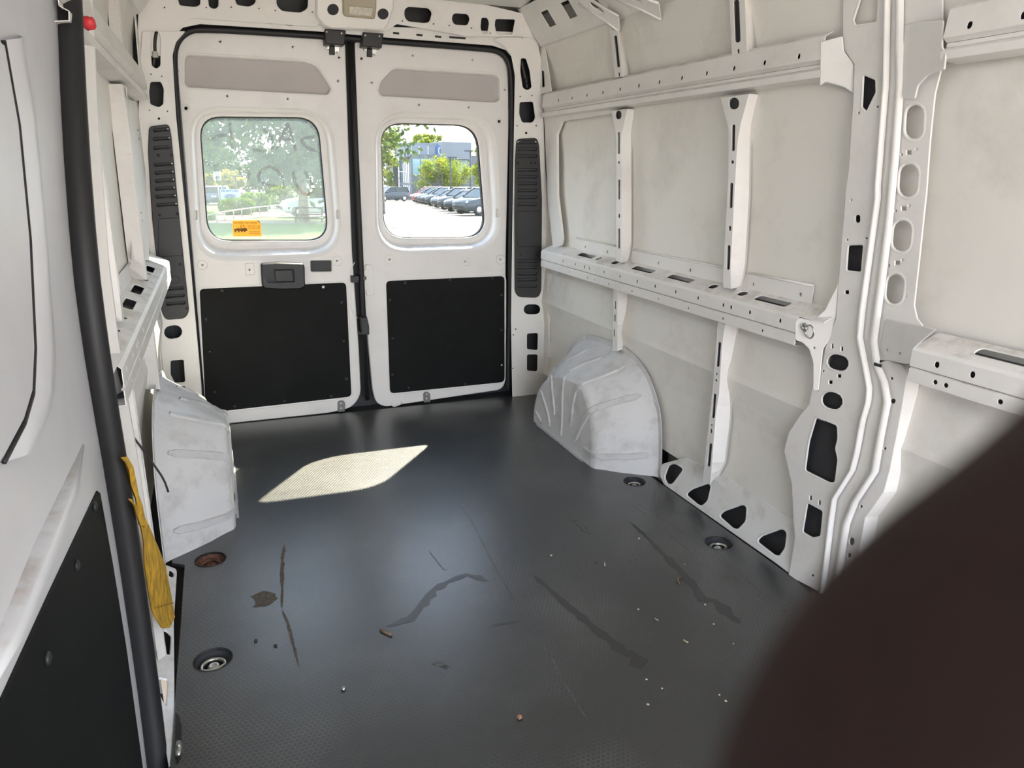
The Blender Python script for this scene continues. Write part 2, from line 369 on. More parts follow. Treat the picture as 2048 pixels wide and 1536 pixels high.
def rail_face(a, b, y0, y1, holes=(), th=.002, mb=None):
    """strip between two (X,z) edges; holes = (y, frac, length along y, width)"""
    pl = Plane((a[0], 0, a[1]), (0, 1, 0), (b[0]-a[0], 0, b[1]-a[1])); w_ = math.hypot(b[0]-a[0], b[1]-a[1])
    hs = []
    for y, fr, ln, wd in holes:
        if y0+.02 < y < y1-.02: hs.append(stad(y, fr*w_, ln, wd, 0, 5))
    return sheet_mb(pl, [(y0, 0), (y1, 0), (y1, w_), (y0, w_)], hs, th, .0008, 0, True, mb)
def yat(pts, X): return [at(x, y, X=X).y for x, y in pts]
def yatz(pts, Z): return [at(x, y, Z=Z).y for x, y in pts]
# mid beam
E0, E1, E2, E3, E4 = (SK, .866), (.913, .834), (.905, .826), (.905, .786), (.905, .748)
f1 = [(y, .45, .009, .013) for y in yat(cH((357,497),(428,517),(480,532),(507,539),(590,562),(681,585),(779,612),(881,640),(998,671),(1125,705),(1269,740),(1313,752),(1420,781),(1593,825)), .905)]
f2 = [(y, .55, .007, .009) for y in yat(cH((393,553),(495,583),(534,590),(615,618),(749,657),(899,702),(1070,750),(1267,805),(1492,870)), .905)]
SH = yatz(cH((445,465),(525,482),(620,505),(780,545),(995,597),(1203,642),(1372,683),(1543,725)), .846)
SHL = [.155, .035, .05, .16, .155, .04, .04, .15]
def shelf(y0, y1, slots):
    pl = Plane((E1[0], 0, E1[1]), (0, 1, 0), (E0[0]-E1[0], 0, E0[1]-E1[1])); w_ = math.hypot(E0[0]-E1[0], E0[1]-E1[1])
    return sheet_mb(pl, [(y0, 0), (y1, 0), (y1, w_), (y0, w_)], [rect(y, w_*.52, l, .030, 0, .012) if l > .1 else stad(y, w_*.52, l, .028) for y, l in slots if y0+.05 < y < y1-.03], .002, .0015, .0025, True)
def beam(y0, y1, h1, h2, slots):
    m = shelf(y0, y1, slots); rail_face(E1, E2, y0, y1, (), .001, m)
    rail_face(E2, E3, y0, y1, h1, .002, m); rail_face(E3, (.912, .782), y0, y1, (), .001, m); rail_face((.912, .782), (.906, .779), y0, y1, (), .001, m)
    rail_face((.906, .779), (.906, .748), y0, y1, h2, .002, m); rail_face((.906, .748), (.935, .745), y0, y1, (), .001, m)
    return m
both(beam(at(*cI((338,1040))[0], X=.905).y-.004, 3.56, f1, f2, list(zip(SH, SHL))), 'beam', M_paint)
both(quadstrip([(.975, .84), (.922, .822), (.915, .75), (.975, .742)], 1.72, 3.54), 'beam_hole_shade', M_gap)  # dark strips added inside the beam so its holes look shaded
quadstrip([(.975, .84), (.922, .822), (.915, .75), (.975, .742)], -1.3, 1.26).build('beam_hole_shade', M_gap, WR)
both(quadstrip([(.95, 1.60), (.932, 1.59), (.938, 1.50)], 1.82, 3.60), 'rail_hole_shade', M_gap)  # dark strips behind the rail faces paint the shade of their holes
quadstrip([(.95, 1.60), (.932, 1.59), (.938, 1.50)], -1.3, 1.33).build('rail_hole_shade', M_gap, WR)
both(shelf(1.575, at(*cI((338,1040))[0], X=.905).y, []), 'shelf_corner', M_paint)
beam(-1.3, at(*cI((1215,1230))[0], X=.905).y+.004, [(y, .5, .012, .016) for y in yat(cI((1402,1272),(1665,1365)), .905)]+[(.7, .5, .01, .01), (.5, .5, .01, .01)],
     [(y, .5, .012, .012) for y in yat(cI((1387,1405),(1467,1428),(1880,1520)), .905)], [(1.04, .20), (.72, .2)]).build('beam', M_paint, WR)
# trim strip along the foot of the middle panels
for a, b in ((2.86, 3.30), (2.10, 2.76), (1.70, 2.0)):
    m = rail_face((SK-.006, .862), (SK-.004, .915), a, b, [((a+b)/2-.1, .4, .012, .012), ((a+b)/2+.12, .4, .010, .010)]); m.tube([(SK-.006, a, .917), (SK-.006, b, .917)], .004, 6)
    both(m, 'panel_foot_trim', M_paint)
# upper rail
U = [(.945, 1.612), (.922, 1.600), (.915, 1.540), (.930, 1.530), (.930, 1.520), (.915, 1.512), (.917, 1.494), (SK-.01, 1.488)]
uh = [(y, .70, .010, .014) for y in yat(cF((465,787),(571,770),(688,749),(814,729),(950,706),(1098,681),(1259,655),(1437,625),(1632,593),(1847,558)), .92)+yat(cG((111,492),(368,450)), .92)]
ul = [(y, .5, .016, .012) for y in yat(cF((374,905),(888,819),(1600,722)), .92)]
def urail(y0, y1, a, b):
    m = MB()
    for i in range(len(U)-1): rail_face(U[i], U[i+1], y0, y1, a if i == 1 else (b if i == 5 else ()), .0015, m)
    return m
both(urail(at(*cG((533,400))[0], X=.918).y-.004, 3.62, uh, []), 'upper_rail', M_paint)
urail(-1.3, at(*cG((1443,380))[0], X=.918).y+.004, [(y, .7, .012, .016) for y in (1.28, 1.16, .95, .8, .6)], []).build('upper_rail', M_paint, WR)
# slots in the lower flange of the rail
# cant rail under the roof: sloping box with square openings
RCa, RCb = (.915, 1.828), (.79, 1.985)
plc = Plane((RCa[0], 0, RCa[1]), (0, 1, 0), (RCb[0]-RCa[0], 0, RCb[1]-RCa[1])); wc = math.hypot(RCa[0]-RCb[0], RCa[1]-RCb[1])
hc = [rect(y, wc*.52, .075, .075, 0, .004) for y in (3.42, 3.20, 2.98, 2.70, 2.30)]
m = sheet_mb(plc, [(1.2, 0), (3.66, 0), (3.66, wc), (1.2, wc)], hc, .003, .002, 0, True); rail_face((.95, 1.822), RCa, 1.2, 3.66, (), .002, m)
both(m, 'cant_rail', M_paint)

# ribs ---------------------------------------------------------------
def post(outl_l, outl_r, skin_r, holes, Xin, Xsk, left=True, name='post'):
    pl = PX(Xin); outer = outl_l+list(reversed(outl_r)); m = sheet_mb(pl, outer, holes, .002, .001)
    a = [at(x, y, X=Xin) for x, y in outl_r]; b = [at(x, y, X=Xsk) for x, y in skin_r]
    nseg = 14
    def resamp(P):
        out = []
        zs = [p.z for p in P]
        for k in range(nseg+1):
            z = zs[0]+(zs[-1]-zs[0])*k/nseg
            for i in range(len(P)-1):
                if (zs[i]-z)*(zs[i+1]-z) <= 0 and abs(zs[i]-zs[i+1]) > 1e-6:
                    out.append(P[i].lerp(P[i+1], (zs[i]-z)/(zs[i]-zs[i+1]))); break
            else: out.append(P[0] if k == 0 else P[-1])
        return out
    A, B = resamp(a), resamp(b); B = [V((Xsk, q.y, p.z)) for p, q in zip(A, B)]
    m.loft([[p+V((0, .0005, 0)) for p in A], B], False, False)
    fl = [q+V((0, -.012, 0)) for q in B]; m.loft([B, [q+V((-.0015, 0, 0)) for q in fl]], False, False)
    # far side return
    c = [at(x, y, X=Xin) for x, y in outl_l]; m.loft([c, [V((Xsk, q.y+.004, q.z)) for q in c]], False, False)
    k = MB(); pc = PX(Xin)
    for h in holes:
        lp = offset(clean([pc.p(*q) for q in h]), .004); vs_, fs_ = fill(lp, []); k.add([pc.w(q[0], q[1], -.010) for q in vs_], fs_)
    both(k, 'post_slot_shade', M_gap, left)  # dark patch behind each slot stands in for the shade inside
    return both(m, name, M_paint, left)
def slots(*l): return [stad(x, y, w_, h, a) for x, y, w_, h, a in l]
# middle bay
post(cF((868,872),(882,900),(905,1010),(915,1100))+[(1232.5,350),(1232,522)], cF((1002,858),(985,930),(955,1080),(950,1200))+[(1243.5,350),(1242.5,526)],
     cF((1068,868),(1055,950),(1035,1060),(1030,1200))+[(1262,490),(1255,524)],
     slots((1237.5,286,3.6,44,0),(1237.5,325,3,5,0),(1238,379,3.6,40,0),(1238,432,3,8,0),(1238,477,3.6,40,0))+[stad(*cF((932,905))[0], 12, 17)], .935, SK)
post(cF((1735,770),(1770,900),(1800,1010))+[(1456.5,350),(1446.5,540),(1446,575)], cF((1962,738),(1900,960),(1870,1130),(1860,1300))+[(1461,540),(1462.5,578)],
     cF((2045,770),(1990,950),(1965,1100))+[(1497.6,390),(1489,540),(1478,573)],
     slots((1466.5,275.5,6,53,1),(1464.6,324,5,7,0),(1462,391,6,51,2),(1459.5,457,4.5,10,0),(1456.7,515,6,49,2))+[stad(*cF((1842,815))[0], 20, 24)], .935, SK)
# lower bay
post([(1226.8,578.5),(1225,701.6)], [(1235,580),(1234.5,702)], [(1255,585.5),(1253,631),(1246,663),(1248,702)],
     slots((1230.5,610,2.5,15,0),(1229.5,636,2.5,14,0),(1228,666,2.5,14,0)), .935, SK)
post([(1436,642),(1432.5,684),(1425.5,772),(1409.5,921.5),(1406,962.6)], [(1450,649),(1445,684),(1438,789),(1432,826),(1420.6,969)],
     [(1474.6,652),(1464.9,735),(1457,757),(1460,782),(1458.5,852),(1447.5,937),(1428.5,970.5)],
     slots((1437,709,6,50,4),(1433,748,3,5,0),(1432,761,4,5,0),(1427.5,812,6,49,4),(1423,850,3,4,0),(1422,862,4,9,0),(1419,910,6,47,5)), .935, SK)
# upper bay
post(cF((858,195),(905,610)), cF((925,170),(965,605)), cF((945,170),(1010,600)), slots((*cF((889,222))[0],3,6,0),(*cF((920,405))[0],6,64,-6),(*cF((938,590))[0],3,9,0)), .925, .958)
post(cF((1805,-60),(1825,440)), cF((1925,-60),(1950,425)), cF((1965,-60),(1990,415)), slots((*cF((1866,165))[0],11,86,-2),(*cF((1876,408))[0],4,12,0)), .925, .958)
# rear edge strip beside the pillar (upper bay) with one slot
m = sheet_mb(PX(.93), cF((270,300),(345,320),(405,720),(318,745)), [stad(*cF((334,622))[0], 8, 33, -2)], .004, .0015); both(m, 'edge_strip', M_paint)
# rounded frame behind the first bay, by the rear pillar
m = sheet_mb(PX(.955), rnd(cF((318,745),(330,830),(345,920),(372,1536))+cH((300,420),(345,400),(355,360))+cF((450,1536),(447,1060),(490,955),(870,900),(870,862),(420,905),(400,745)), 3), [], .012, .003)
for p in cF((384,1126),(382,1181)): pass
both(m, 'edge_frame', M_paint, False)

# sill with trapezoid openings ---------------------------------------
pls = Plane((.952, 0, 0), (0, 1, 0), (.035, 0, .168))
so = rnd(cV((545,190),(578,272),(1455,890),(1600,1000),(1640,700),(1600,545),(1050,200),(760,55),(560,110)), 5)
sh = [rnd(cV(*h), 6) for h in (((585,215),(620,120),(665,108),(735,150),(650,265),(610,268)), ((755,350),(800,310),(930,265),(950,285),(925,400),(880,437),(850,430)),
      ((1018,520),(1050,485),(1200,432),(1232,450),(1225,560),(1165,622),(1130,618)), ((1315,718),(1350,680),(1510,622),(1548,650),(1535,770),(1490,832),(1455,828)))]
m = sheet_mb(pls, so, sh, .004, .003, .004); m.box((1.0, 1.9, .08), (.003, .5, .09), mi=1)  # dark box behind the sill openings stands for the shade in them
m.build('sill', [M_sill, M_gap], WR)
# left sill: same pressing, closer to the door step
ml = MB(); plL = Plane((-.868, 0, 0), (0, 1, 0), (-.09, 0, .055))
hl = [rnd(cN(*h), 4) for h in (((300,745),(380,748),(408,775),(402,890),(315,865)), ((338,1020),(385,1030),(390,1060),(380,1185),(345,1120)), ((400,395),(425,415),(420,445),(395,435)))]
sheet_mb(plL, rnd(cN((300,340),(440,395),(442,420),(425,700),(430,1200),(425,1380),(400,1530),(360,1300),(330,1100),(300,900),(240,600)), 4), hl, .004, .002, .003, False, ml)
ml.build('sill', M_sill, WL)

# pillar behind the sliding-door line, right side ---------------------
PBX = .948
pL = cG((800,-900),(693,-80),(690,360),(778,480),(770,720),(735,1250))+cI((712,20),(660,680),(640,960),(560,1180),(510,1500))+cJ((715,200),(690,340),(640,400),(560,520),(530,640),(580,850),(590,1060),(600,1190))+cV((1560,1000),(1640,1030),(1790,1108))
pR = cG((1125,-900),(1020,-80),(1005,650),(1000,700),(945,1400))+cI((945,60),(830,900),(810,1100),(850,1300))+cJ((1062,240),(1055,330),(1022,440),(985,640),(955,760),(840,940),(820,1080),(790,1330),(765,1536))
ph = [rnd(cG((855,-90),(775,150),(790,185),(945,160),(958,-90)), 3), rnd(cG((850,565),(935,600),(938,690),(870,830),(838,800)), 2)]
ph += [dot(*q, 4) for q in cG((810,843),(950,800),(755,1497))+cI((724,373),(868,362),(545,1353),(495,1417),(477,1180))]
ph += [stad(*cI((803,215))[0], 9, 16), rnd(cI((735,415),(845,412),(828,612),(722,600)), 4), rect(*cI((722,764))[0], 7, 7), stad(*cI((657,1290))[0], 43, 30, 15)]
ph += [rect(*q, 3.3, 8.5) for q in cI((613,1167),(685,1187))+cJ((698,935),(754,965))]+[rect(*q, 6.5, 6.5) for q in cI((665,1391),(600,1437))]
ph += [stad(*cJ((835,320))[0], 42, 32, 18), rnd(cJ((735,428),(865,480),(868,560),(852,620),(868,690),(850,835),(820,838),(665,760),(690,580)), 5), rnd(cJ((680,968),(775,1020),(760,1175),(710,1185),(650,1150)), 4), dot(*cV((1752,988))[0], 5)]
m = sheet_mb(PX(PBX), pL+list(reversed(pR)), ph, .003, .002, .003)
a = [at(x, y, X=PBX) for x, y in pL]; m.loft([a, [V((SK, q.y+.010, q.z)) for q in a]], False, False)
PB = m.build('pillar', M_paint, WR)
pc_ = PX(PBX); k = MB(); lp_ = offset(clean([pc_.p(*q) for q in pL+list(reversed(pR))]), -.006); vs_, fs_ = fill(lp_, []); k.add([pc_.w(q[0], q[1], -.022) for q in vs_], fs_); k.build('pillar_hole_shade', M_dark, WR)  # dark sheet added behind the pillar face to shade its openings
# raised bead, flat strip and second bead of the pillar
def bead(path, X, wpx, h, name):
    m = MB(); L0 = []
    P = [(at(x, y, X=X), at(x+wpx, y, X=X)) for x, y in path]; rows = [[], [], [], [], []]
    for p, q in P:
        for k, (t, hh) in enumerate(((0, 0), (.2, h*.8), (.5, h), (.8, h*.8), (1, 0))): rows[k].append(p.lerp(q, t)+V((-hh, 0, 0)))
    m.loft(rows, False, True); return m.build(name, M_paint, WR)
r1 = pR; bead(r1, PBX, 9, .014, 'pillar_bead')
r2 = cG((1205,-900),(1100,-80),(1095,300),(1100,640),(1060,1200))+cI((1010,300),(960,700),(925,950),(900,1130),(920,1260))+cJ((1090,80),(1145,200),(1165,330),(1120,560),(1085,770),(960,960),(905,1100),(880,1250),(850,1450),(840,1536))
st = sheet_mb(PX(PBX+.004), [(x+8, y) for x, y in pR]+list(reversed([(x+2, y) for x, y in r2])), [], .003, .0008); st.build('pillar_strip', M_paint, WR)
bead(r2, PBX+.004, 14, .012, 'pillar_bead')
# slotted face
s_l = [(x+12, y) for x, y in r2[:10]]
s_r = cG((1545,-900),(1440,-80),(1440,480),(1385,700),(1347,1060))+cI((1320,20),(1262,560),(1228,860),(1250,960),(1290,1010),(1180,1290),(960,1270))
fh = [stad(*q, 35, 67, 3) for q in cG((1228,912))]+[stad(*cG((1183,1348))[0], 37, 65, 4), stad(*cI((1133,343))[0], 36, 62, 5), stad(*cI((1081,740))[0], 34, 59, 6)]
fh += [rect(*q, 9, 8) for q in cG((1186,1140))+cI((1147,138),(1100,545))]+[dot(*q, 4.5) for q in cG((1243,1115),(1133,1157),(1177,790))+cI((1190,117),(1087,157),(1138,525),(1035,565),(1165,790),(1022,1197),(1117,1223))]
fh += [rnd(cG((1145,325),(1360,280),(1362,315),(1160,450),(1145,440)), 3)]
m = sheet_mb(PX(PBX+.008), s_l+list(reversed(s_r)), fh, .003, .002, .004); m.build('slotted_pillar_face', M_paint, WR)
# lower outer strip of the pillar
l_r = cI((1020,1270),(1145,1310),(1175,1380))+cJ((1310,150),(1265,420),(1200,760),(1160,900),(1045,1060),(1010,1250),(990,1400))
l_l = cI((935,1300))+[(x+12, y) for x, y in r2[10:]]
m = sheet_mb(PX(PBX+.01), l_l+list(reversed(l_r)), [dot(*q, 5) for q in cJ((1210,180),(1167,623),(1017,990))]+[dot(*cJ((1218,323))[0], 10), stad(*cJ((957,1210))[0], 9, 15), rect(*cJ((942,1298))[0], 6, 8)], .003, .002)
b = [at(x, y, X=PBX+.01) for x, y in l_r]; m.loft([b, [V((1.0, q.y-.006, q.z)) for q in b]], False, False); m.build('pillar_flange', M_paint, WR)
# recessed backing behind pillars keeps the openings dark
# ================================================================== REAR
WB = empty('wall_rear', (0, 3.7, 0), 'white steel rear door surround with oval openings above and beside the doors', 'wall', kind='structure')
YP = 3.68
# right pillar of the rear opening
ro = cB((1690,1030),(1640,620))+cF((90,480),(20,380),(-60,330),(60,260),(260,300),(280,420),(330,1000),(350,1536))
ro = [(1030,150),(1022,108),(1004,88),(985,80),(1000,74),(1075,74),(1084,130),(1088,260),(1094,400),(1096,560),(1098,790),(1025,800),(1022,640),(1026,400)]
rh = [rnd(cF((165,458),(205,460),(235,560),(250,690),(215,712),(180,690),(160,560)), 4), rnd(cF((155,805),(260,800),(278,930),(255,965),(175,965),(152,900)), 4)]
rh += [stad(*cR((235,1030))[0], 33, 20), rnd(cR((207,1165),(268,1162),(266,1258),(207,1252)), 4), rnd(cR((207,1282),(266,1282),(264,1376),(207,1372)), 4)]
rh += [dot(*q, 2.6) for q in cF((160,760),(252,752),(136,990),(286,990))+cR((144,1140),(131,1173),(128,1360))]+[rect(*cF((207,1047))[0], 4, 4)]
m = sheet_mb(PY(YP), rnd(ro, 6), rh, .003, .002, .0025); m.build('pillar', M_paint, WB)
# ladder-shaped inner return beside it
m = sheet_mb(Plane((.965, 3.66, 0), (.25, -1, 0), (0, 0, 1)), cR((318,820),(395,840),(400,1000),(402,1180),(380,1215),(360,1260),(345,1400),(320,1420)),
             [rnd(cR(*h), 3) for h in (((340,895),(387,893),(385,950),(362,1030),(335,1030)), ((332,1085),(380,1085),(375,1195),(360,1200),(352,1218),(330,1218)), ((322,1300),(368,1296),(360,1340),(322,1380)))], .003, .0015); m.build('ladder_return', M_paint, WB)
# left pillar
lo = [(345,110),(352,84),(372,62),(352,62),(284,62),(280,130),(275,280),(280,420),(290,560),(310,700),(316,860),(408,860),(402,760),(384,560),(352,230)]
lh = [rnd(cA((890,185),(925,178),(940,230),(938,385),(915,402),(888,385),(882,300)), 4), rnd(cA((880,480),(940,478),(958,520),(955,610),(930,628),(880,610),(872,540)), 4)]
lh += [stad(*cS((205,1170))[0], 36, 26, -8), rnd(cS((192,1325),(262,1318),(270,1440),(215,1443),(192,1400)), 4), rnd(cS((205,1470),(270,1460),(278,1560),(200,1560)), 4)]
lh += [dot(*q, 2.6) for q in cA((883,434),(947,446),(874,645),(979,651))]+[rect(*cA((930,694))[0], 4, 4)]
m = sheet_mb(PY(YP), rnd(lo, 5), lh, .003, .002, .0025); m.build('pillar', M_paint, WB)
m = sheet_mb(Plane((-.935, 3.66, 0), (-.25, -1, 0), (0, 0, 1)), cL((740,740),(880,740),(930,1100),(945,1536),(1000,1900),(820,1900),(790,1536),(740,1300)),
             [rnd(cL(*h), 4) for h in (((808,770),(865,770),(895,1080),(815,1085),(770,920)), ((795,1200),(915,1200),(950,1510),(850,1510),(800,1400)))], .003, .0015); m.build('ladder_return', M_paint, WB)
# side liner between pillar and rib on the left wall (flat with small holes)
m = sheet_mb(PX(-.935), cT((318,590),(395,600),(430,1300),(440,1536),(340,1536)), [dot(*q, 3) for q in cT((373,769),(380,820),(391,1255),(398,1303))], .003, .001); m.build('edge_frame', M_paint, WL)
# header: sloping face with big openings, soffit with slots
hp = Plane((0, 3.685, 1.838), (1, 0, 0), (0, -.055, .15)); 
ho = rnd([(272,-60),(278,66)]+[(330,64)]+cA((1130,108),(1850,158))+cB((150,185),(200,235),(690,250),(760,190),(1320,290),(1430,290),(1720,290),(1810,300),(1860,330))+[(1076,76),(1058,30),(900,-8),(600,-60)], 4)
hh = [rnd(cA((1030,-60),(1170,-40),(1172,30),(1140,42),(1050,32)), 5), rnd(cA((1215,-60),(1280,-60),(1278,40),(1255,55),(1222,40)), 5), rnd(cA((1360,-60),(1500,-60),(1495,20),(1460,40),(1385,30)), 6),
      rnd(cA((1618,-60),(1805,-60),(1800,50),(1760,75),(1650,65),(1618,30)), 6), dot(*cA((1948,55))[0], 24, 20), dot(*cB((654,110))[0], 24, 20),
      rnd(cB((850,55),(1010,65),(1040,100),(1020,175),(980,182),(850,170),(822,130),(825,75)), 6), rnd(cB((1210,105),(1320,112),(1338,150),(1320,200),(1215,195),(1195,150)), 5),
      rnd(cB((1430,140),(1475,142),(1490,180),(1475,265),(1440,268),(1422,220)), 4), rnd(cB((1540,150),(1695,155),(1672,272),(1550,268),(1535,200)), 4)]
hh += [dot(*q, 2.8) for q in cA((962,44),(1207,45),(1353,42),(1515,50),(1610,62),(1827,72))+cB((97,97),(807,166),(1052,189),(1177,201),(1351,222),(1500,260),(1750,303))]
m = sheet_mb(hp, ho, hh, .003, .002, .003)
m.build('header', M_paint, WB)
m = sheet_mb(PY(3.692), [(276,30),(390,30),(632,44),(700,50),(1076,66),(1080,112),(1022,112),(1012,100),(985,91),(760,74),(640,63),(400,48),(366,55),(348,72),(338,112),(276,112)], [], .003, .001); m.build('header_soffit', M_paint, WB)
# slots of the soffit
m = MB()
for q, wd in ((cA((1435,112))[0], 46), (cA((1575,131))[0], 18), (cA((1690,141))[0], 18), (cB((757,259))[0], 16), (cB((941,274))[0], 16), (cB((1088,287))[0], 16), (cB((1240,292))[0], 36)):
    m.tube([at(q[0]-wd/2+2, q[1], Y=3.690), at(q[0]+wd/2-2, q[1]+wd*.075, Y=3.690)], .0045, 6, flat=.5)
m.build('header_slots', M_dark, WB)
# lamp housing bulge in the header
hb = Plane((0, 3.63, 1.87), (1, 0, 0), (0, -.03, .12))
m = MB(); m.slab(hb, clean([hb.p(*q) for q in rnd(cB((130,-160),(130,130),(190,200),(240,225),(660,240),(700,190),(740,60),(740,-160)), 5)]), -.05, 0, .006)
for q in cB((205,205),(380,215),(520,225),(630,225)): m.lathe(hb.w(*hb.p(*q), 0), [(.004, 0), (.003, .0015)], hb.n, 8)
for q, d in ((cB((260,75))[0], 23), (cB((654,110))[0], 22)): m.add([hb.w(*hb.p(*c), .0006) for c in dot(*q, d, 22)], [tuple(range(22))], False, 1)
m.build('lamp_housing', [M_paint, M_dark], WB)
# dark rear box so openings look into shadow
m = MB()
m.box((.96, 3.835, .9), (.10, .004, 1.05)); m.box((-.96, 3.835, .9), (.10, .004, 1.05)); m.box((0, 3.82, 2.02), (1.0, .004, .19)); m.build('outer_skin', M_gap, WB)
# roof ---------------------------------------------------------------
m = MB(); m.box((0, 1.23, 2.012), (1.06, 2.6, .004))
roof = tag(m.build('ceiling', M_roof), 'greyish white ribbed steel van roof above the rear door header', 'ceiling', kind='structure')
m = MB(); m.loft([[(-.8, 3.62, 1.985), (.8, 3.62, 1.985)], [(-.8, 3.56, 1.990), (.8, 3.56, 1.990)], [(-.8, 3.50, 2.006), (.8, 3.50, 2.006)]], False, False); m.build('roof_edge', M_roof, roof)
for y in (3.35, 3.05, 2.2, 1.5):
    m = MB(); m.loft([[(-.8, y-.05, 2.006), (.8, y-.05, 2.006)], [(-.8, y-.02, 1.992), (.8, y-.02, 1.992)], [(-.8, y+.02, 1.992), (.8, y+.02, 1.992)], [(-.8, y+.05, 2.006), (.8, y+.05, 2.006)]], False, True); m.build('roof_rib', M_roof, roof)
# roof bow ends on the right cant rail (two pressed brackets)
for (p, q, wd) in ((cF((700,30))[0], cF((880,150))[0], 24), (cF((980,-30))[0], cF((1190,60))[0], 26)):
    a, b_ = at(*p, X=.835), at(*q, X=.895)
    a.z = min(a.z, 1.99)
    d = (b_-a); pl = Plane(a, d, (0, 1, 0)); L_ = d.length; hw = .035
    m = sheet_mb(pl, rnd([(-.06, -hw), (L_*.7, -hw), (L_+.04, -hw*1.2), (L_+.04, hw*1.2), (L_*.7, hw), (-.06, hw)], .01), [stad(L_*.35, -.008, L_*.6, .022)], .004, .002, .003, True)
    for s in (-1, 1): m.tube([pl.w(-.06, s*hw, .001), pl.w(L_*.7, s*hw, .001), pl.w(L_+.04, s*hw*1.2, .001)], .005, 6)
    both(m, 'roof_bow_bracket', M_paint)

# ================================================================== REAR DOORS
YD = 3.735
def rr_loop(pl, pts_px, h, n=6, r=20, grow=0): return [pl.w(*q, h) for q in offset(clean([pl.p(*c) for c in rnd(pts_px, r, n)]), grow)]
def make_door(name, label, outer, recess, win, dish, lining, extra_holes, side):
    pl = PY(YD); D = empty(name, (side*.42, YD, 0), label, 'door', kind='structure')
    W0 = rnd(win, 46, 8); W1 = rnd(dish, 70, 8)
    wu = clean([pl.p(*q) for q in W0]); du = clean([pl.p(*q) for q in W1])
    if len(wu) != len(du): raise Exception('loop')
    ou = clean([pl.p(*q) for q in rnd(outer, 16)]); ru = clean([pl.p(*q) for q in rnd(recess, 9)])
    hs = [clean([pl.p(*q) for q in h]) for h in extra_holes]
    m = sheet_mb(pl, ou, [du, offset(ru, .008)]+hs, .022, .004, 0, True)
    # pressed dish down to the glass
    mix = lambda t: [(a[0]*(1-t)+b[0]*t, a[1]*(1-t)+b[1]*t) for a, b in zip(du, wu)]
    m.loft([[pl.w(*q, h) for q in lp] for lp, h in ((offset(du, .004), -.0), (mix(.02), -.002), (mix(.16), -.007), (mix(.29), -.016), (mix(.38), -.034), (mix(.44), -.050), (mix(.54), -.058), (mix(.60), -.060), (mix(.68), -.056), (mix(.9), -.055), (wu, -.058), (wu, -.072))], True, True)
    # shallow recess panel at the top
    m.loft([[pl.w(*q, h) for q in lp] for lp, h in ((offset(ru, .014), .0005), (offset(ru, .008), .003), (offset(ru, .003), -.001), (ru, -.040))], True, True)
    m.build('door_shell', M_door, D)
    vs, fs = fill(ru, []); rc = MB(); rc.add([pl.w(q[0], q[1], -.038) for q in vs], fs); rc.build('recess_panel', M_recess, D)
    # glass + gasket
    g = MB(); vs, fs = fill(offset(wu, .012), []); g.add([pl.w(q[0], q[1], -.077) for q in vs], fs); g.build('window_pane', M_glass, D)
    k = MB(); k.loft([[pl.w(*q, h) for q in lp] for lp, h in ((offset(wu, .001), -.062), (offset(wu, -.006), -.066), (offset(wu, -.006), -.076))], True, True); k.build('window_gasket', M_gasket, D)
    # black lining board
    lu = clean([pl.p(*q) for q in rnd(lining, 9)])
    b = MB(); b.slab(pl, lu, -.012, .002, .0015); B = b.build('lining_board', M_hard, D)
    r_ = MB(); r_.loft([[pl.w(*q, h) for q in lp] for lp, h in ((offset(lu, .010), .0004), (offset(lu, .006), .0025), (offset(lu, .001), .0005))], True, True); r_.build('board_rim', M_door, D)
    return D, pl, lu, B
def glass_mat():
    m = bpy.data.materials.new('tinted_window_glass'); m.use_nodes = True; nt = m.node_tree; nt.nodes.clear(); L = nt.links.new
    o = node(nt, 'ShaderNodeOutputMaterial'); tr = node(nt, 'ShaderNodeBsdfTransparent'); tr.inputs[0].default_value = (.62, .65, .64, 1)
    gl = node(nt, 'ShaderNodeBsdfGlossy'); gl.inputs['Roughness'].default_value = .03; mx = node(nt, 'ShaderNodeMixShader'); mx.inputs[0].default_value = .05
    L(tr.outputs[0], mx.inputs[1]); L(gl.outputs[0], mx.inputs[2]); L(mx.outputs[0], o.inputs[0]); return m
M_glass = glass_mat()
# the left door (with the dusty, stickered window)
d1_out = [(352,112),(358,80),(380,56),(640,70),(690,78),(694,200),(704,500),(718,700),(722,790),(705,815),(660,826),(455,848),(420,855),(405,760)]
D1, plD, lin1, B1 = make_door('door_1', 'left leaf of white rear doors with black handle and stickered dusty window', d1_out,
    cA((1085,325),(1780,365),(1850,390),(1935,520),(1920,550),(1100,505),(1085,490)),
    [(397,231),(640,233),(662,484),(415,484)], [(376,212),(664,220),(686,512),(392,524)],
    [(399,578),(692,565),(703,793),(412,826)],
    [dot(*q, 3.6) for q in cA((1288,243),(1714,274),(1038,414),(1978,474),(1330,561),(1684,578))]+[dot(*cA((1985,335))[0], 4.5)]+[dot(*cA((1088,633))[0], 7, 12), stad(*cE((180,285))[0], 4, 17), stad(*cE((1797,275))[0], 4, 16), rnd(cE((1485,805),(1725,802),(1728,930),(1488,930)), 3)]+[dot(*q, 3) for q in cE((255,853),(791,908),(1787,807))], -1)
d2_out = [(704,100),(708,84),(735,82),(985,98),(1006,104),(1017,130),(1018,240),(1012,500),(1010,770),(1000,780),(770,814),(752,806),(745,780),(725,560),(718,450)]
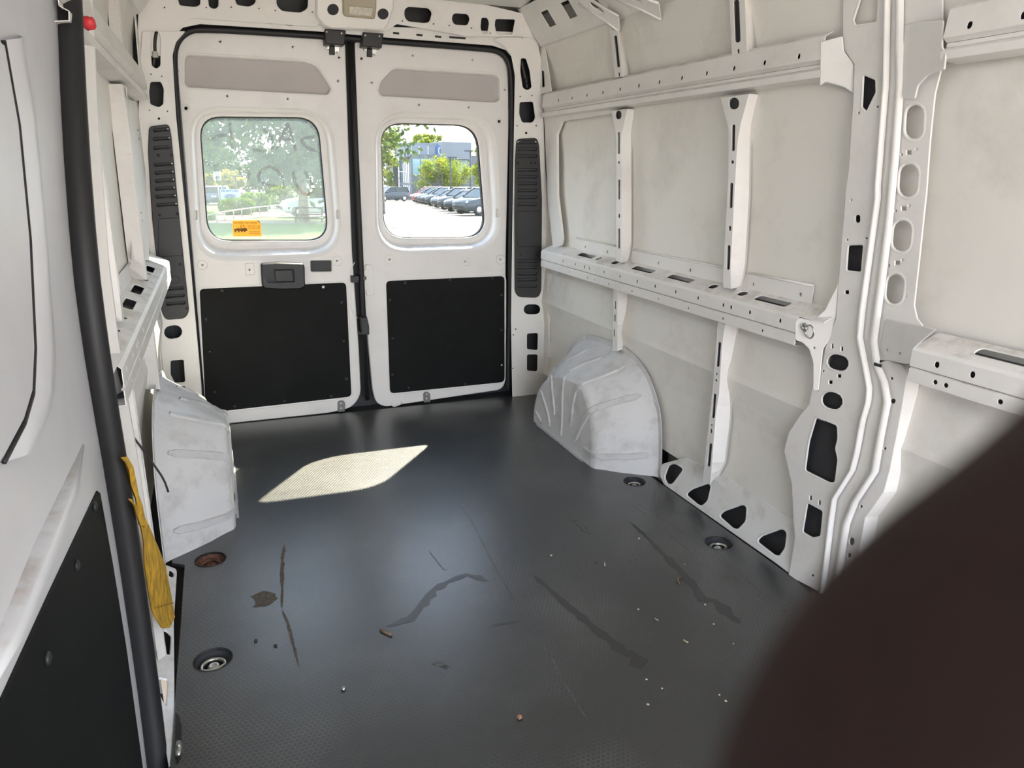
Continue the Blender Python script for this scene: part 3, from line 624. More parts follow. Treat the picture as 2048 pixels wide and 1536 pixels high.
D2, _, lin2, B2 = make_door('door_2', 'right leaf of white rear doors with clear window and latch bracket', d2_out,
    cB((740,545),(1545,595),(1568,620),(1568,790),(1540,802),(640,748),(622,720),(640,650)),
    [(765,244),(962,249),(980,477),(772,478)], [(750,222),(990,228),(1003,500),(752,510)],
    [(772,562),(1009,552),(1009,764),(780,787)],
    [dot(*q, 3.2) for q in cB((889,437),(1360,471),(566,651),(1616,707),(936,825),(1330,845))]+[dot(*cB((485,459))[0], 4.5)]+[dot(*cB((1572,956))[0], 6, 12), stad(*cD((1763,1320))[0], 5, 15), dot(*cW((458,151))[0], 3), dot(*[931.0, 523.0], 3), dot(1001, 519, 3)], 1)
# outer door skins carry the window openings
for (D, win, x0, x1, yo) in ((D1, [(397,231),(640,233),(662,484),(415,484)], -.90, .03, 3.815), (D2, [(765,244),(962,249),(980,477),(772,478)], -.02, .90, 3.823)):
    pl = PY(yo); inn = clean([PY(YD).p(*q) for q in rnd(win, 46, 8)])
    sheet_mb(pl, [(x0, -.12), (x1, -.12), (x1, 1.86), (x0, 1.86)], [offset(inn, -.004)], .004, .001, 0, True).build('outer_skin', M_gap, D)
# weather seal round the rear opening
pth = [(404,800),(383,560),(357,250),(347,120),(352,86),(372,64),(400,57),(640,72),(700,77),(760,82),(960,97),(995,101),(1012,114),(1022,140),(1024,240),(1022,450),(1019,600),(1017,700),(1016,780)]
path = [at(x, y, Y=3.715) for x, y in pth]
def smooth_path(P, it=2):
    for _ in range(it):
        Q = [P[0]]
        for i in range(len(P)-1): Q += [P[i].lerp(P[i+1], .25), P[i].lerp(P[i+1], .75)]
        Q.append(P[-1]); P = Q
    return P
m = MB(); m.tube(smooth_path(path), .0135, 8); tag(m.build('trim_1', M_rubber), 'black rubber weather seal framing the rear doors', 'door seal', kind='structure')
m = MB(); m.tube([at(704, 84, Y=3.722), at(712, 300, Y=3.722), at(724, 560, Y=3.722), at(735, 800, Y=3.722)], .0125, 8, flat=.7); m.build('centre_seal', M_rubber, D2)

# ================================================================== SLIDING DOOR (closed, near the camera)
XS = -.912
D3 = empty('door_3', (XS, 1.0, 0), 'closed white sliding door with dark lower lining beside the thick black seal', 'door', kind='structure')
pz = PX(XS)
m = MB()
sd_out = [pz.p(*q) for q in [(112,-200),(118,0),(150,525),(190,800),(240,1100),(295,1536),(310,1700)]]
sd_out = [(-1.3, -.25), (-1.3, 2.0)]+[(max(.2, u), v) for u, v in sd_out]
win3 = [(u, v) for u, v in [pz.p(*q) for q in [(0,80),(30,250),(52,480),(62,700),(58,790),(40,850),(0,925)]]]
wl3 = [(.1, win3[-1][1]+.02)]+[(.1, win3[0][1]+.05)]+win3
sheet_mb(pz, sd_out, [], .01, .003, 0, True, m)
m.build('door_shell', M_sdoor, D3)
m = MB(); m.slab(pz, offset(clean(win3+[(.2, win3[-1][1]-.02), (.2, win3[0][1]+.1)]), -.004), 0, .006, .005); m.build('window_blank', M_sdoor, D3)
m = MB(); m.tube([pz.w(u, v, .004) for u, v in win3], .0032, 6); m.build('window_gasket', M_rubber, D3)
l3 = [pz.p(*q) for q in [(0,1395),(96,1185),(192,982),(196,985),(222,1130),(248,1290),(282,1536),(300,1650)]]
m = MB(); m.slab(pz, clean([(.25, l3[0][1])]+l3+[(.25, l3[-1][1])]), -.004, .004, .002); B3 = m.build('lining_board', M_hard, D3)
m = MB(); w0 = [pz.w(u, v, 0) for u, v in win3]; cw = V((0, .9, 1.2))
def outw(k, hh): return [pz.w(u+k, v-(.25*k if v < 1.0 else -.2*k), hh) for u, v in win3]
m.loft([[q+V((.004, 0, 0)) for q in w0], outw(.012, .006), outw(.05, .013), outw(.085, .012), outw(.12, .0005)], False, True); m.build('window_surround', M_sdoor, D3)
# pressed ridge lines on the shell
m = MB(); m.tube([pz.w(*pz.p(*q), -.003) for q in cO((-150,1350),(0,1010),(150,640),(260,400),(345,190))], [.006, .012, .014, .012, .003], 8, flat=2.0); m.build('pressed_ridge', M_sdoor, D3)
# pillar edge strip and the thick seal
sp = [(136,-120),(139,0),(150,260),(170,525),(190,680),(209,800),(226,900),(245,1020),(262,1130),(282,1270),(300,1400),(316,1536),(331,1660),(345,1780)]
P = [at(x, y, X=-.892) for x, y in sp]
m = MB(); m.tube(smooth_path(P, 1), .022, 10); tag(m.build('trim_2', M_rubber), 'thick black rubber seal down the edge of the sliding door opening', 'door seal', kind='structure')
# pillar beyond the seal (left wall): flange just behind it
spr = [(x+34, y) for x, y in sp]
m = MB(); A = [at(x, y, X=-.90) for x, y in spr]; 
m.loft([[q+V((-.004, -.03, 0)) for q in A], [q+V((.012, 0, 0)) for q in A], [q+V((.012, .018, 0)) for q in A], [q+V((-.03, .05, 0)) for q in A], [q+V((-.06, .06, 0)) for q in A]], False, False)
m.build('door_pillar', M_paint, WL)


# ================================================================== GUSSETS
def gusset(poly, a, Xa, b, Xb, holes=(), parent=WR, name='gusset'):
    A, B = at(*a, X=Xa), at(*b, X=Xb); d = B-A; d.z = 0; pl = Plane(A, d, (0, 0, 1))
    m = sheet_mb(pl, rnd(poly, 4), [dot(*q, 4) for q in holes], .003, .002); return m.build(name, M_paint, parent)
gusset(cI((335,985),(365,955),(470,975),(560,895),(662,690),(648,950),(612,1080),(545,1190),(512,1500),(470,1500),(470,1290),(440,1190),(390,1140),(335,1122)), cI((345,1040))[0], .904, cI((630,1000))[0], PBX+.002, cI((477,1180),))
gusset(cG((525,312),(690,268),(700,385),(775,480),(778,705),(700,650),(560,612),(520,640)), cG((530,400))[0], .916, cG((760,520))[0], PBX+.002)
gusset(cG((1110,190),(1180,172),(1445,150),(1435,350),(1465,400),(1452,520),(1330,560),(1255,640),(1230,740),(1140,740),(1108,640)), cG((1450,400))[0], .916, cG((1110,500))[0], PBX+.006, ())
gusset(cI((960,1010),(1010,960),(1200,1000),(1390,1040),(1225,1180),(1205,1300),(1150,1300),(1010,1270),(975,1180)), cI((1225,1230))[0], .904, cI((980,1150))[0], PBX+.006, cI((1022,1197),(1117,1223)))
# right bay lower post corner dark notch
m = MB(); m.box(at(*cI((955,1308))[0], X=PBX-.012), (.001, .012, .004)); m.build('pillar_notch', M_dark, WR)

# ================================================================== WHEEL ARCHES
from mathutils.bvhtree import BVHTree
def resample(P, n):
    P = [V((0, a, b)) for a, b in P]; L = [0]
    for i in range(1, len(P)): L.append(L[-1]+(P[i]-P[i-1]).length)
    out = []
    for k in range(n):
        t = L[-1]*k/(n-1)
        for i in range(1, len(P)):
            if L[i] >= t-1e-9: out.append(P[i-1].lerp(P[i], (t-L[i-1])/max(1e-9, L[i]-L[i-1]))); break
    return out
def catm(P, k=5):
    P = [V((*p, 0)) for p in P]; out = []
    for i in range(len(P)-1):
        p0, p1, p2, p3 = P[max(i-1, 0)], P[i], P[i+1], P[min(i+2, len(P)-1)]
        for j in range(k):
            t = j/k; q = .5*((2*p1)+(p2-p0)*t+(2*p0-5*p1+4*p2-p3)*t*t+(3*p1-p0-3*p2+p3)*t**3); out.append((q.x, q.y))
    out.append((P[-1].x, P[-1].y)); return out
AF = catm([(2.425, 0), (2.45, .212), (2.495, .315), (2.60, .415), (2.76, .463), (2.92, .460), (3.14, .438), (3.30, .34), (3.39, .17), (3.41, 0)])
AI = catm([(2.585, 0), (2.585, .133), (2.62, .227), (2.675, .305), (2.747, .345), (2.88, .336), (3.02, .315), (3.19, .216), (3.27, .10), (3.28, 0)])
NA = 44
af, ai = resample(AF, NA), resample(AI, NA)
def sec(X, t, shrink=0.0):
    out = []; c = V((0, 2.93, .10))
    for p, q in zip(af, ai):
        r = p.lerp(q, t)
        if shrink: r = r.lerp(V((0, c.y, r.z*.98)), shrink); r.z = max(0, r.z-shrink*.16) if r.z > .03 else r.z
        out.append(V((X, r.y, r.z)))
    return out
def arch_mb():
    m = MB()
    secs = [sec(.972, 0), sec(.955, .10), sec(.90, .34), sec(.84, .62), sec(.80, .86), sec(.778, .975), sec(.765, 1.0, .015), sec(.757, 1.0, .05), sec(.753, 1.0, .11)]
    m.loft(secs, False, True)
    e = [(p.y, p.z) for p in secs[-1]]; vs, fs = fill(clean(e), []); m.add([(.753, q[0], q[1]) for q in vs], fs, True)
    return m
am = arch_mb(); bvh = BVHTree.FromPolygons([V(v) for v in am.v], am.f)
def on_arch(pts):
    out = []
    dens = []
    for i in range(len(pts)-1):
        for k in range(4): t = k/4; dens.append((pts[i][0]*(1-t)+pts[i+1][0]*t, pts[i][1]*(1-t)+pts[i+1][1]*t))
    dens.append(pts[-1])
    for q in dens:
        d = ray(*q).normalized(); h = bvh.ray_cast(CAM, d)
        if h[0] is not None and h[0].x < .97:
            n = h[1] if h[1].dot(d) < 0 else -h[1]; out.append((h[0], n))
    return out
def ribstrip(hits, w0, h=.006):
    m = MB(); rows = []
    n_ = len(hits)
    for i, (p, n) in enumerate(hits):
        t = (hits[min(i+1, n_-1)][0]-hits[max(i-1, 0)][0]).normalized(); s = n.cross(t).normalized()
        e = .35 if i in (0, n_-1) else 1.0
        rows.append([p+s*(a*w0*e)+n*b for a, b in ((-1.1, -.0008), (-.8, h), (.8, h), (1.1, -.0008))])
    m.loft(rows, False, False); return m
ribs = [cK((1270,475),(1060,560),(850,640),(775,720),(745,850),(720,1090)), cK((1040,385),(870,440),(700,520),(650,600),(635,760),(628,1180)),
        cK((900,300),(700,400),(590,470),(525,555),(530,700),(560,970)), cK((430,570),(400,650),(440,800),(490,960),(510,1085)),
        cK((1450,770),(1200,835),(980,900),(910,950),(840,1070),(755,1250)), cK((855,1320),(920,1365),(1040,1400),(1300,1400),(1530,1380)), cK((335,905),(380,970),(425,1050))]
tabs = [cK((845,215))[0], cK((1092,280))[0], cK((1260,345))[0], cK((1415,470))[0], cK((1572,850))[0]]
def make_arch(mirror):
    lab = 'scuffed white steel wheel arch cover beside the yellow strap' if mirror else 'scuffed white steel wheel arch cover under the long side beam'
    loc = (-.87, 2.87, 0) if mirror else (.90, 2.93, 0)
    O = empty('wheel_arch', loc, lab, 'wheel arch', 'wheel arches')
    def put(mb, name, mat):
        if mirror:
            mb = mb.mirrored(.055); mb.v = [(x, y-.06, z) for x, y, z in mb.v]
        mb.build(name, mat, O)
    put(arch_mb(), 'arch_shell', M_arch)
    fl_ = MB(); outer = []
    for i, q in enumerate(af):
        t = (af[min(i+1, NA-1)]-af[max(i-1, 0)]).normalized(); n = V((0, -t.z, t.y)); outer.append(V((.9725, q.y, q.z))+V((0, n.y, n.z))*.022)
    fl_.loft([[V((.972, q.y, q.z)) for q in af], outer, [q+V((.003, 0, 0)) for q in outer]], False, False); put(fl_, 'flange', M_arch)
    for q in tabs:
        c = at(*q, X=.970); t = MB(); pl = Plane(c, (0, 1, 0), (0, 0, 1)); pl.n = V((-1, 0, 0))
        sheet_mb(pl, [(math.cos(a)*.019, math.sin(a)*.019) for a in [k*.3927 for k in range(16)]], [dot(0, .004, .007)], .002, .0005, 0, True, t); put(t, 'tab', M_arch)
    for r_ in ribs:
        h = on_arch(r_)
        if len(h) > 3: put(ribstrip(h, .014, .007), 'pressed_rib', M_rib)
    foot = MB(); foot.loft([[V((x, y-.0, z)) for x, y, z in ((.750, 2.68, .0), (.750, 3.20, .0))], [V(c) for c in ((.741, 2.68, .002), (.741, 3.20, .002))]], False, False); put(foot, 'foot_flange', M_arch)
make_arch(False); make_arch(True)

# ================================================================== VENT COVERS
def vent(outline, slotrows, screws, panel, lab, ring=None):
    pl = PY(3.668); c = at(*outline[0], Y=3.668)
    O = empty('vent_cover', (c.x, 3.668, .55), lab, 'vent cover', 'pillar vent covers')
    m = sheet_mb(pl, rnd(outline, 8), [rnd([(a, y-2), (b, y-2+d), (b, y+2+d), (a, y+2)], 1.2, 2) for a, b, y, d in slotrows], .006, .003); m.build('grille', M_plastic, O)
    for a, b, y, d in slotrows:
        k = MB(); k.tube([pl.w(*pl.p(a+1, y+3.2), -.002), pl.w(*pl.p(b-1, y+3.2+d), -.002)], .0038, 6); k.build('louvre', M_plastic, O)
    k = MB(); k.slab(pl, clean([pl.p(*q) for q in rnd(panel, 5)]), -.001, .003, .002); k.build('cover_plate', M_plastic, O)
    for q in screws:
        k = MB(); k.lathe(pl.w(*pl.p(*q), -.001), [(.006, 0), (.006, .002), (.003, .003)], pl.n, 10); k.build('screw', M_rubber, O)
    if ring:
        k = MB(); c = pl.p(*ring); k.tube([pl.w(c[0]+.017*math.cos(a*.3927), c[1]+.017*math.sin(a*.3927), .0015) for a in range(16)], .0012, 5, True); k.build('round_mark', M_plastic, O)
    # dark plate added behind the slots to give them shade
    k = MB(); k.slab(pl, offset(clean([pl.p(*q) for q in rnd(outline, 8)]), -.012), -.0105, -.0095, .0005); k.build('vent_slot_shade', M_gap, O)
vr = cR((150,78),(262,70),(276,110),(292,420),(288,930),(270,965),(160,962),(140,930),(138,480),(142,200))
sr = [(*[x for x, _ in cR((155+(y-95)*.0, y))], cR((262, y))[0][0], cR((155, y))[0][1], -.3) for y in (95,134,174,251,289,327,366,404,442,760,796,830,864,900)]
vent(vr, sr, cR((156,212),(231,212),(251,212),(167,488),(252,490),(172,724),(260,728)), cR((143,482),(282,478),(284,672),(272,682),(152,680)), 'tall black slotted vent cover on the pillar beside the clear window')
vl = cS((75,62),(182,48),(196,110),(230,460),(292,1060),(270,1097),(165,1106),(142,1060),(128,880),(92,560),(70,200))
sl = []
for y, a, b in ((82,100,182),(130,100,188),(178,100,190),(268,105,205),(312,108,208),(355,110,212),(398,112,216),(440,114,222),(485,118,228),(938,162,262),(978,166,266),(1018,170,268)):
    sl.append((cS((a, y))[0][0], cS((b, y))[0][0], cS((a, y))[0][1], -2.5))
vent(vl, sl, cS((125,217),(196,217),(133,540),(228,533),(149,820),(243,805),(280,1042)), cS((125,560),(240,552),(258,748),(250,758),(135,765),(125,750)), 'tall black slotted vent cover on the pillar beside the stickered window', cS((215,888))[0])

# ================================================================== DOOR HARDWARE
def bolt(pl, q, r, parent, name='bolt', mat=None, h=.004):
    k = MB(); k.lathe(pl.w(*pl.p(*q), 0), [(r, 0), (r, h*.5), (r*.7, h), (r*.35, h), (r*.3, h*.6)], pl.n, 10); return k.build(name, mat or M_chrome, parent)
# rivets of the lining boards
pb = PY(YD-.002)
for q in cQ((260,410),(130,640),(160,903),(200,1230),(362,1345),(763,1303),(1140,1262),(1265,1122),(1245,818),(1226,504)):
    k = MB(); k.lathe(pb.w(*pb.p(*q), 0), [(.008, 0), (.0075, .0022), (.004, .0032)], pb.n, 10); k.build('rivet', M_plastic, B1)
k = MB(); k.lathe(pb.w(*pb.p(*cQ((1078,380))[0]), 0), [(.007, 0), (.006, .001)], pb.n, 10); k.build('empty_rivet_hole', M_door, B1)
for q in cW((578,330),(462,462),(480,757),(480,1033),(605,1135))+[(1003, 590), (1003, 660), (930, 768), (900, 560), (985, 556)]:
    k = MB(); k.lathe(pb.w(*pb.p(*q), 0), [(.008, 0), (.0075, .0022), (.004, .0032)], pb.n, 10); k.build('rivet', M_plastic, B2)
k = MB(); k.lathe(pb.w(*pb.p(1003.5, 730), 0), [(.005, 0), (.004, .001)], pb.n, 10); k.build('empty_rivet_hole', M_door, B2)
pr = PX(XS+.004)
for q in cO((393,445),(317,690),(195,1078)):
    k = MB(); k.lathe(pr.w(*pr.p(*q), 0), [(.009, 0), (.0085, .003), (.004, .005)], pr.n, 10); k.build('rivet', M_plastic, B3)
# handle
k = MB(); hu = clean([plD.p(*q) for q in rnd(cE((915,832),(1100,817),(1395,828),(1412,870),(1418,1092),(1370,1118),(1150,1125),(955,1112),(930,1080)), 4)])
gu = clean([plD.p(*q) for q in rnd(cE((978,897),(1288,890),(1302,1040),(988,1046)), 3)])
i1 = offset(hu, -.006); vs_, fs_ = fill(i1, [gu])
k.add([plD.w(q[0], q[1], .030) for q in vs_], fs_); k.loft([[plD.w(*q, -.002) for q in hu], [plD.w(*q, .024) for q in hu], [plD.w(*q, .030) for q in i1]], True, True)
k.loft([[plD.w(*q, h) for q in gu] for h in (.030, .008)], True, False); vs_, fs_ = fill(gu, []); k.add([plD.w(q[0], q[1], .008) for q in vs_], fs_)
HD = k.build('handle', M_plastic, D1)
k = MB(); gr = clean([plD.p(*q) for q in rnd(cE((1068,903),(1275,897),(1288,1032),(1085,1038)), 2)]); k.slab(plD, gr, .010, .027, .004); k.build('pull_grip', M_gap, HD)
bolt(plD, cE((958,970))[0], .004, HD, 'screw', M_rubber, .033)
# pressed discs and plate round small holes
def ringmark(q, rpx, par, box=None):
    k = MB(); c = plD.p(*q); r = abs(plD.p(q[0]+rpx, q[1])[0]-c[0])
    pts = [(c[0]+r*math.cos(a*.3142), c[1]+r*math.sin(a*.3142)) for a in range(20)] if not box else clean([plD.p(*b) for b in rnd(box, 2)])
    k.tube([plD.w(*p, .0002) for p in pts], .0018, 6, True); k.build('pressed_ring', M_door, par)
for q in cE((255,853),(1787,807)): ringmark(q, 10, D1)
ringmark(cE((791,908))[0], 0, D1, cE((738,838),(835,832),(850,965),(752,972)))
ringmark(cA((1088,633))[0], 7.5, D1); ringmark(cB((1572,956))[0], 6.5, D2); ringmark(cW((458,151))[0], 9, D2); ringmark((1001, 519), 9, D2); ringmark((931, 523), 0, D2, [(925, 514), (937, 514), (938, 531), (926, 531)])
# square opening shows the dark latch cavity
k = MB(); k.slab(plD, clean([plD.p(*q) for q in cE((1470,790),(1740,790),(1740,945),(1470,945))]), -.03, -.02, .001); k.build('latch_cavity', M_gap, D1)
# top catches
def catch(D, boxp, plates, plug, bolts):
    pl = PY(3.700); k = MB(); k.slab(pl, clean([pl.p(*q) for q in rnd(cU(*boxp), 1.2)]), -.03, .035, .004)
    T = k.build('top_catch', M_plastic, D)
    for b in plates: s_ = MB(); s_.slab(PY(YD-.001), clean([PY(YD).p(*q) for q in rnd(cU(*b), 1)]), 0, .005, .001); s_.build('bracket', M_chrome, T)
    s_ = MB(); s_.slab(PY(YD-.001), clean([PY(YD).p(*q) for q in rnd(cU(*plug), .8)]), 0, .016, .003); s_.build('plug', M_plastic, T)
    for q in cU(*bolts[:2]): bolt(PY(YD-.006), q, .0055, T)
    for q in cU(*bolts[2:]): bolt(PY(3.664), q, .0045, T)
catch(D1, ((285,205),(710,240),(682,540),(290,515)), (((300,520),(400,530),(395,602),(315,600)), ((485,530),(600,545),(590,700),(530,700),(485,605))), ((392,545),(500,555),(498,718),(390,712)), ((340,560),(556,668),(340,245),(645,272)))
catch(D2, ((1060,268),(1478,300),(1440,592),(1035,562)), (((1080,575),(1180,585),(1175,650),(1095,640)), ((1255,590),(1365,598),(1355,745),(1300,740),(1255,650))), ((1160,595),(1265,605),(1263,765),(1160,755)), ((1118,605),(1325,715),(1130,315),(1420,335)))
# bottom brackets
for D, q4, bs in ((D1, cW((58,1245),(72,1232),(104,1232),(115,1250),(112,1316),(58,1318)), cW((85,1254),(86,1290))), (D2, cW((715,1180),(728,1165),(752,1165),(768,1180),(768,1243),(718,1246)), cW((741,1184),(741,1217)))):
    k = MB(); k.slab(PY(YD-.001), clean([PY(YD).p(*q) for q in rnd(q4, 1)]), 0, .008, .002); T = k.build('bottom_bracket', simple('grey_zinc', (.22, .22, .21), .5, .6), D)
    for q in bs: bolt(PY(YD-.009), q, .006, T)
for q in cW((512,1257),(546,1250)): bolt(PY(YD-.001), q, .006, D2)
k = MB(); k.slab(PY(YD-.001), clean([PY(YD).p(*q) for q in rnd(cW((470,1240),(500,1228),(560,1228),(572,1250),(500,1282),(475,1278)), 2)]), -.002, .003, .0015); k.build('lower_striker', M_door, D2)
# side latch and bumper on the right leaf
k = MB(); k.slab(PY(YD-.001), clean([PY(YD).p(*q) for q in rnd(cW((222,240),(268,232),(270,190),(318,190),(328,205),(342,415),(330,428),(282,425),(275,385),(232,355)), 2)]), 0, .007, .002); T = k.build('latch_bracket', M_door, D2)
bolt(PY(YD-.008), cW((262,293))[0], .012, T, 'latch_nut', simple('dark_steel', (.25, .23, .2), .4, .9), .012)
k = MB(); k.slab(PY(YD-.02), clean([PY(YD-.02).p(*q) for q in rnd(cW((160,276),(222,274),(222,300),(214,326),(162,325)), 1)]), -.02, .014, .003); k.build('catch_block', M_plastic, D1)
k = MB(); k.slab(PY(YD-.03), clean([PY(YD-.03).p(*q) for q in rnd(cW((232,594),(282,588),(298,660),(300,724),(222,726),(222,706),(240,704)), 1)]), -.035, .012, .003); k.build('rubber_bumper', M_plastic, D2)
# drain pad pressings by the seam (long soft bead on left leaf edge)
k = MB(); k.tube([plD.w(*plD.p(*q), -.0005) for q in cW((190,170),(160,225),(155,330),(157,500),(175,560),(212,600))], .0022, 6); k.build('pressed_bead', M_door, D1)

# ================================================================== DOME LAMP
pl = hb; c = pl.w(*pl.p(*cB((465,70))[0]), 0)
O = empty('dome_lamp', c, 'beige dome lamp with clear lens in the header above the rear doors', 'lamp')
k = MB(); k.slab(pl, clean([pl.p(*q) for q in rnd(cB((335,-60),(597,-40),(596,60),(585,145),(560,148),(350,128),(335,105)), 3)]), -.01, .018, .005); k.build('lamp_body', M_lampbody, O)
k = MB(); k.slab(pl, clean([pl.p(*q) for q in rnd(cB((378,40),(572,58),(560,130),(380,112)), 2)]), .010, .022, .003); k.build('lamp_lens', M_lens, O)

# ================================================================== TIE-DOWN RINGS
def tie_down(c, r, lab, rusty=False, ang=0.0):
    O = empty('tie_down', (c.x, c.y, -.03), lab, 'tie-down', 'floor tie-downs')
    k = MB(); k.lathe(c, [(r*.98, -.006), (r*.90, -.024), (r*.55, -.029), (r*.02, -.029)], V((0, 0, 1)), 28, 0); k.f = [f for f in k.f if len(f) < 20]; k.sm = k.sm[:len(k.f)]; k.mi = k.mi[:len(k.f)]; k.build('cup', M_rust if rusty else M_dark, O)
    k = MB(); k.tube([(c.x+r*1.02*math.cos(a*.2244), c.y+r*1.02*math.sin(a*.2244), .0004) for a in range(28)], .0016, 6, True); k.build('rim', M_rubber, O)
    k = MB(); pts = []
    for a in range(21):
        t = math.pi*(a/20)*1.15-.24; pts.append((c.x+r*.62*math.cos(t+ang), c.y+r*.62*math.sin(t+ang)-.006, -.016))
    k.tube(pts+[(c.x, c.y-r*.62, -.016)], .0048, 8, True); k.build('ring', M_rust if rusty else M_chrome, O)
    k = MB(); k.lathe((c.x, c.y, -.029), [(r*.36, 0), (r*.36, .007), (r*.26, .012), (r*.12, .012), (r*.1, .008)], V((0, 0, 1)), 14); k.build('bolt', M_rust if rusty else M_chrome, O)
tie_down(RINGS[0], RR[0], 'rusty sunken floor tie-down in front of the strap-side wheel arch', True)
tie_down(RINGS[1], RR[1], 'shiny sunken floor tie-down beside the door-side sill, furthest from wheel arch', False, .2)
tie_down(RINGS[2], RR[2], 'sunken floor tie-down beside the sill openings of the ribbed wall', False, 0)
tie_down(RINGS[3], RR[3], 'small sunken floor tie-down right in front of the ribbed-wall wheel arch', False, .3)
def wall_ring(c, n, lab, r=.017):
    O = empty('lashing_ring', c, lab, 'lashing ring', 'lashing rings on the side beams'); n = V(n).normalized()
    k = MB(); k.lathe(c, [(.011, 0), (.011, .006), (.006, .010), (.004, .008)], n, 12); k.build('bolt', M_chrome, O)
    u = V((0, -1, 0)) if abs(n.y) < .5 else V((1, 0, 0)); v = V((0, 0, 1)); cc = V(c)+u*.024+n*.008-v*.008
    k = MB(); k.tube([cc+u*(r*math.cos(a*.3142))+v*(1.15*r*math.sin(a*.3142))+n*(.004*math.sin(a*.3142)) for a in range(20)], .0026, 7, True); k.build('ring', M_chrome, O)
    k = MB(); k.tube([V(c)+n*.003+v*.010, V(c)+u*.010+n*.010+v*.006, V(c)+u*.010+n*.010-v*.010, V(c)+n*.003-v*.012], .003, 6); k.build('bracket', M_chrome, O)
A_, B_ = at(*cI((345,1040))[0], X=.904), at(*cI((630,1000))[0], X=PBX+.002); d_ = B_-A_; d_.z = 0; gp = Plane(A_, d_, (0, 0, 1))
wall_ring(gp.w(*gp.p(*cI((412,1022))[0]), .001), gp.n, 'steel lashing ring on the beam end by the slotted pillar')
wall_ring(at(*cH((284,480))[0], X=.93), (-1, 0, 0), 'steel lashing ring on the beam end by the clear-window vent cover', .013)
wall_ring(at(*cL((862,455))[0], Y=3.60), (.6, -1, 0), 'steel lashing ring on the beam end by the stickered-window vent cover', .015)

# ================================================================== SMALL THINGS
def strip_px(L_, R_, X, amp=0.004):
    m = MB(); rows = []
    for i, (a, b) in enumerate(zip(L_, R_)):
        Xi = X[i] if isinstance(X, (list, tuple)) else X
        A, B = at(*a, X=Xi), at(*b, X=Xi); row = []
        for k in range(7):
            t = k/6; row.append(A.lerp(B, t)+V((amp*math.sin(t*6.0+i*.9)+amp*.8*math.sin(i*1.7), 0, 0)))
        rows.append(row)
    m.loft(rows, False, True); m.loft([[q+V((-.002, .001, 0)) for q in r] for r in rows], False, True); return m
M_yel = simple('yellow_webbing', (.62, .36, .025), .75, bump=(500, .5), var=.45, vscale=30)
SX = -.868
ST = empty('yellow_strap', at(*cO((690,950))[0], X=SX), 'dirty yellow webbing strap hanging beside the black door seal', 'strap')
k = strip_px(cO((508,240),(513,262),(535,300),(548,352),(566,405),(578,470),(590,520)), cO((534,236),(548,280),(562,330),(580,395),(594,450),(603,490),(612,535)), SX, .003); k.build('upper_run', M_yel, ST)
k = strip_px(cO((538,412),(548,440),(565,480),(592,535),(600,590),(606,690),(628,800),(638,880),(652,930),(668,953)), cO((560,425),(585,470),(608,505),(632,545),(658,610),(694,695),(718,790),(726,850),(724,908),(702,952)), SX, .003); k.build('lower_flap', M_yel, ST)
k = MB(); k.tube([at(*q, X=SX+.003) for q in cO((645,870),(690,856),(724,846))], .0012, 5); k.build('stitch_line', simple('dark_yellow_thread', (.3, .16, .01), .8), ST)
Z0 = 2.03
k = MB(); zt = [at(*q, Y=Z0) for q in cM((220,405),(255,455),(272,510),(272,590),(330,670),(450,830),(560,980),(655,1120),(700,1250))]
k.tube(smooth_path(zt, 1), .0028, 6, flat=.6); ZT = tag(k.build('cable_tie', M_rubber, None), 'loose black plastic cable tie poking out over the wheel arch', 'cable tie')
k = MB(); k.box(at(*cM((272,588))[0], Y=Z0), (.006, .004, .005)); k.build('tie_head', M_rubber, ZT)
k = MB(); c = at(178, 47, X=-.873); k.lathe(c, [(.004, -.012), (.012, -.008), (.015, 0), (.012, .009), (.005, .014)], V((.2, .2, 1)), 9)
k.v = [(x+random.uniform(-.002, .002), y+random.uniform(-.002, .002), z+random.uniform(-.002, .002)) for x, y, z in k.v]
tag(k.build('red_tape_scrap', simple('red_tape', (.62, .04, .05), .5, var=.3, vscale=90)), 'crumpled red tape scrap stuck on the door pillar', 'tape scrap')
# cables inside the pillar openings
for q3, lab in ((cF((165,470),(185,560),(205,640),(215,700)), 'black cable bundle inside the pillar opening above the clear-window vent'), (cA((915,185),(905,250),(908,320),(895,395)), 'black corrugated cable inside the pillar opening above the stickered-window vent')):
    k = MB(); k.tube(smooth_path([at(*q, Y=3.70) for q in q3], 1), .011, 7); O = tag(k.build('cable', M_wire), lab, 'cable')
    k = MB(); c = at(*q3[-2], Y=3.695); k.lathe(c+V((0, 0, -.012)), [(.013, 0), (.013, .024)], V((0, 0, 1)), 10); k.build('tape_wrap', M_tape if 'corrugated' in lab else M_wire, O)
# catch at the step end of the lining
O = empty('step_catch', at(352, 1480, Z=0), 'black slot with chrome catch at the floor edge near the sliding door', 'catch')
pz0 = PZ(.001); k = MB(); k.slab(pz0, clean([pz0.p(*q) for q in rnd(cN((432,1215),(455,1240),(468,1290),(466,1470),(445,1512),(436,1480)), 3)]), -.004, .002, .001); k.build('slot_plate', M_rubber, O)
k = MB(); k.tube([pz0.w(*pz0.p(*q), .005) for q in cN((452,1400),(452,1440),(450,1475))], [.006, .0075, .005], 8); k.build('chrome_pin', M_chrome, O)
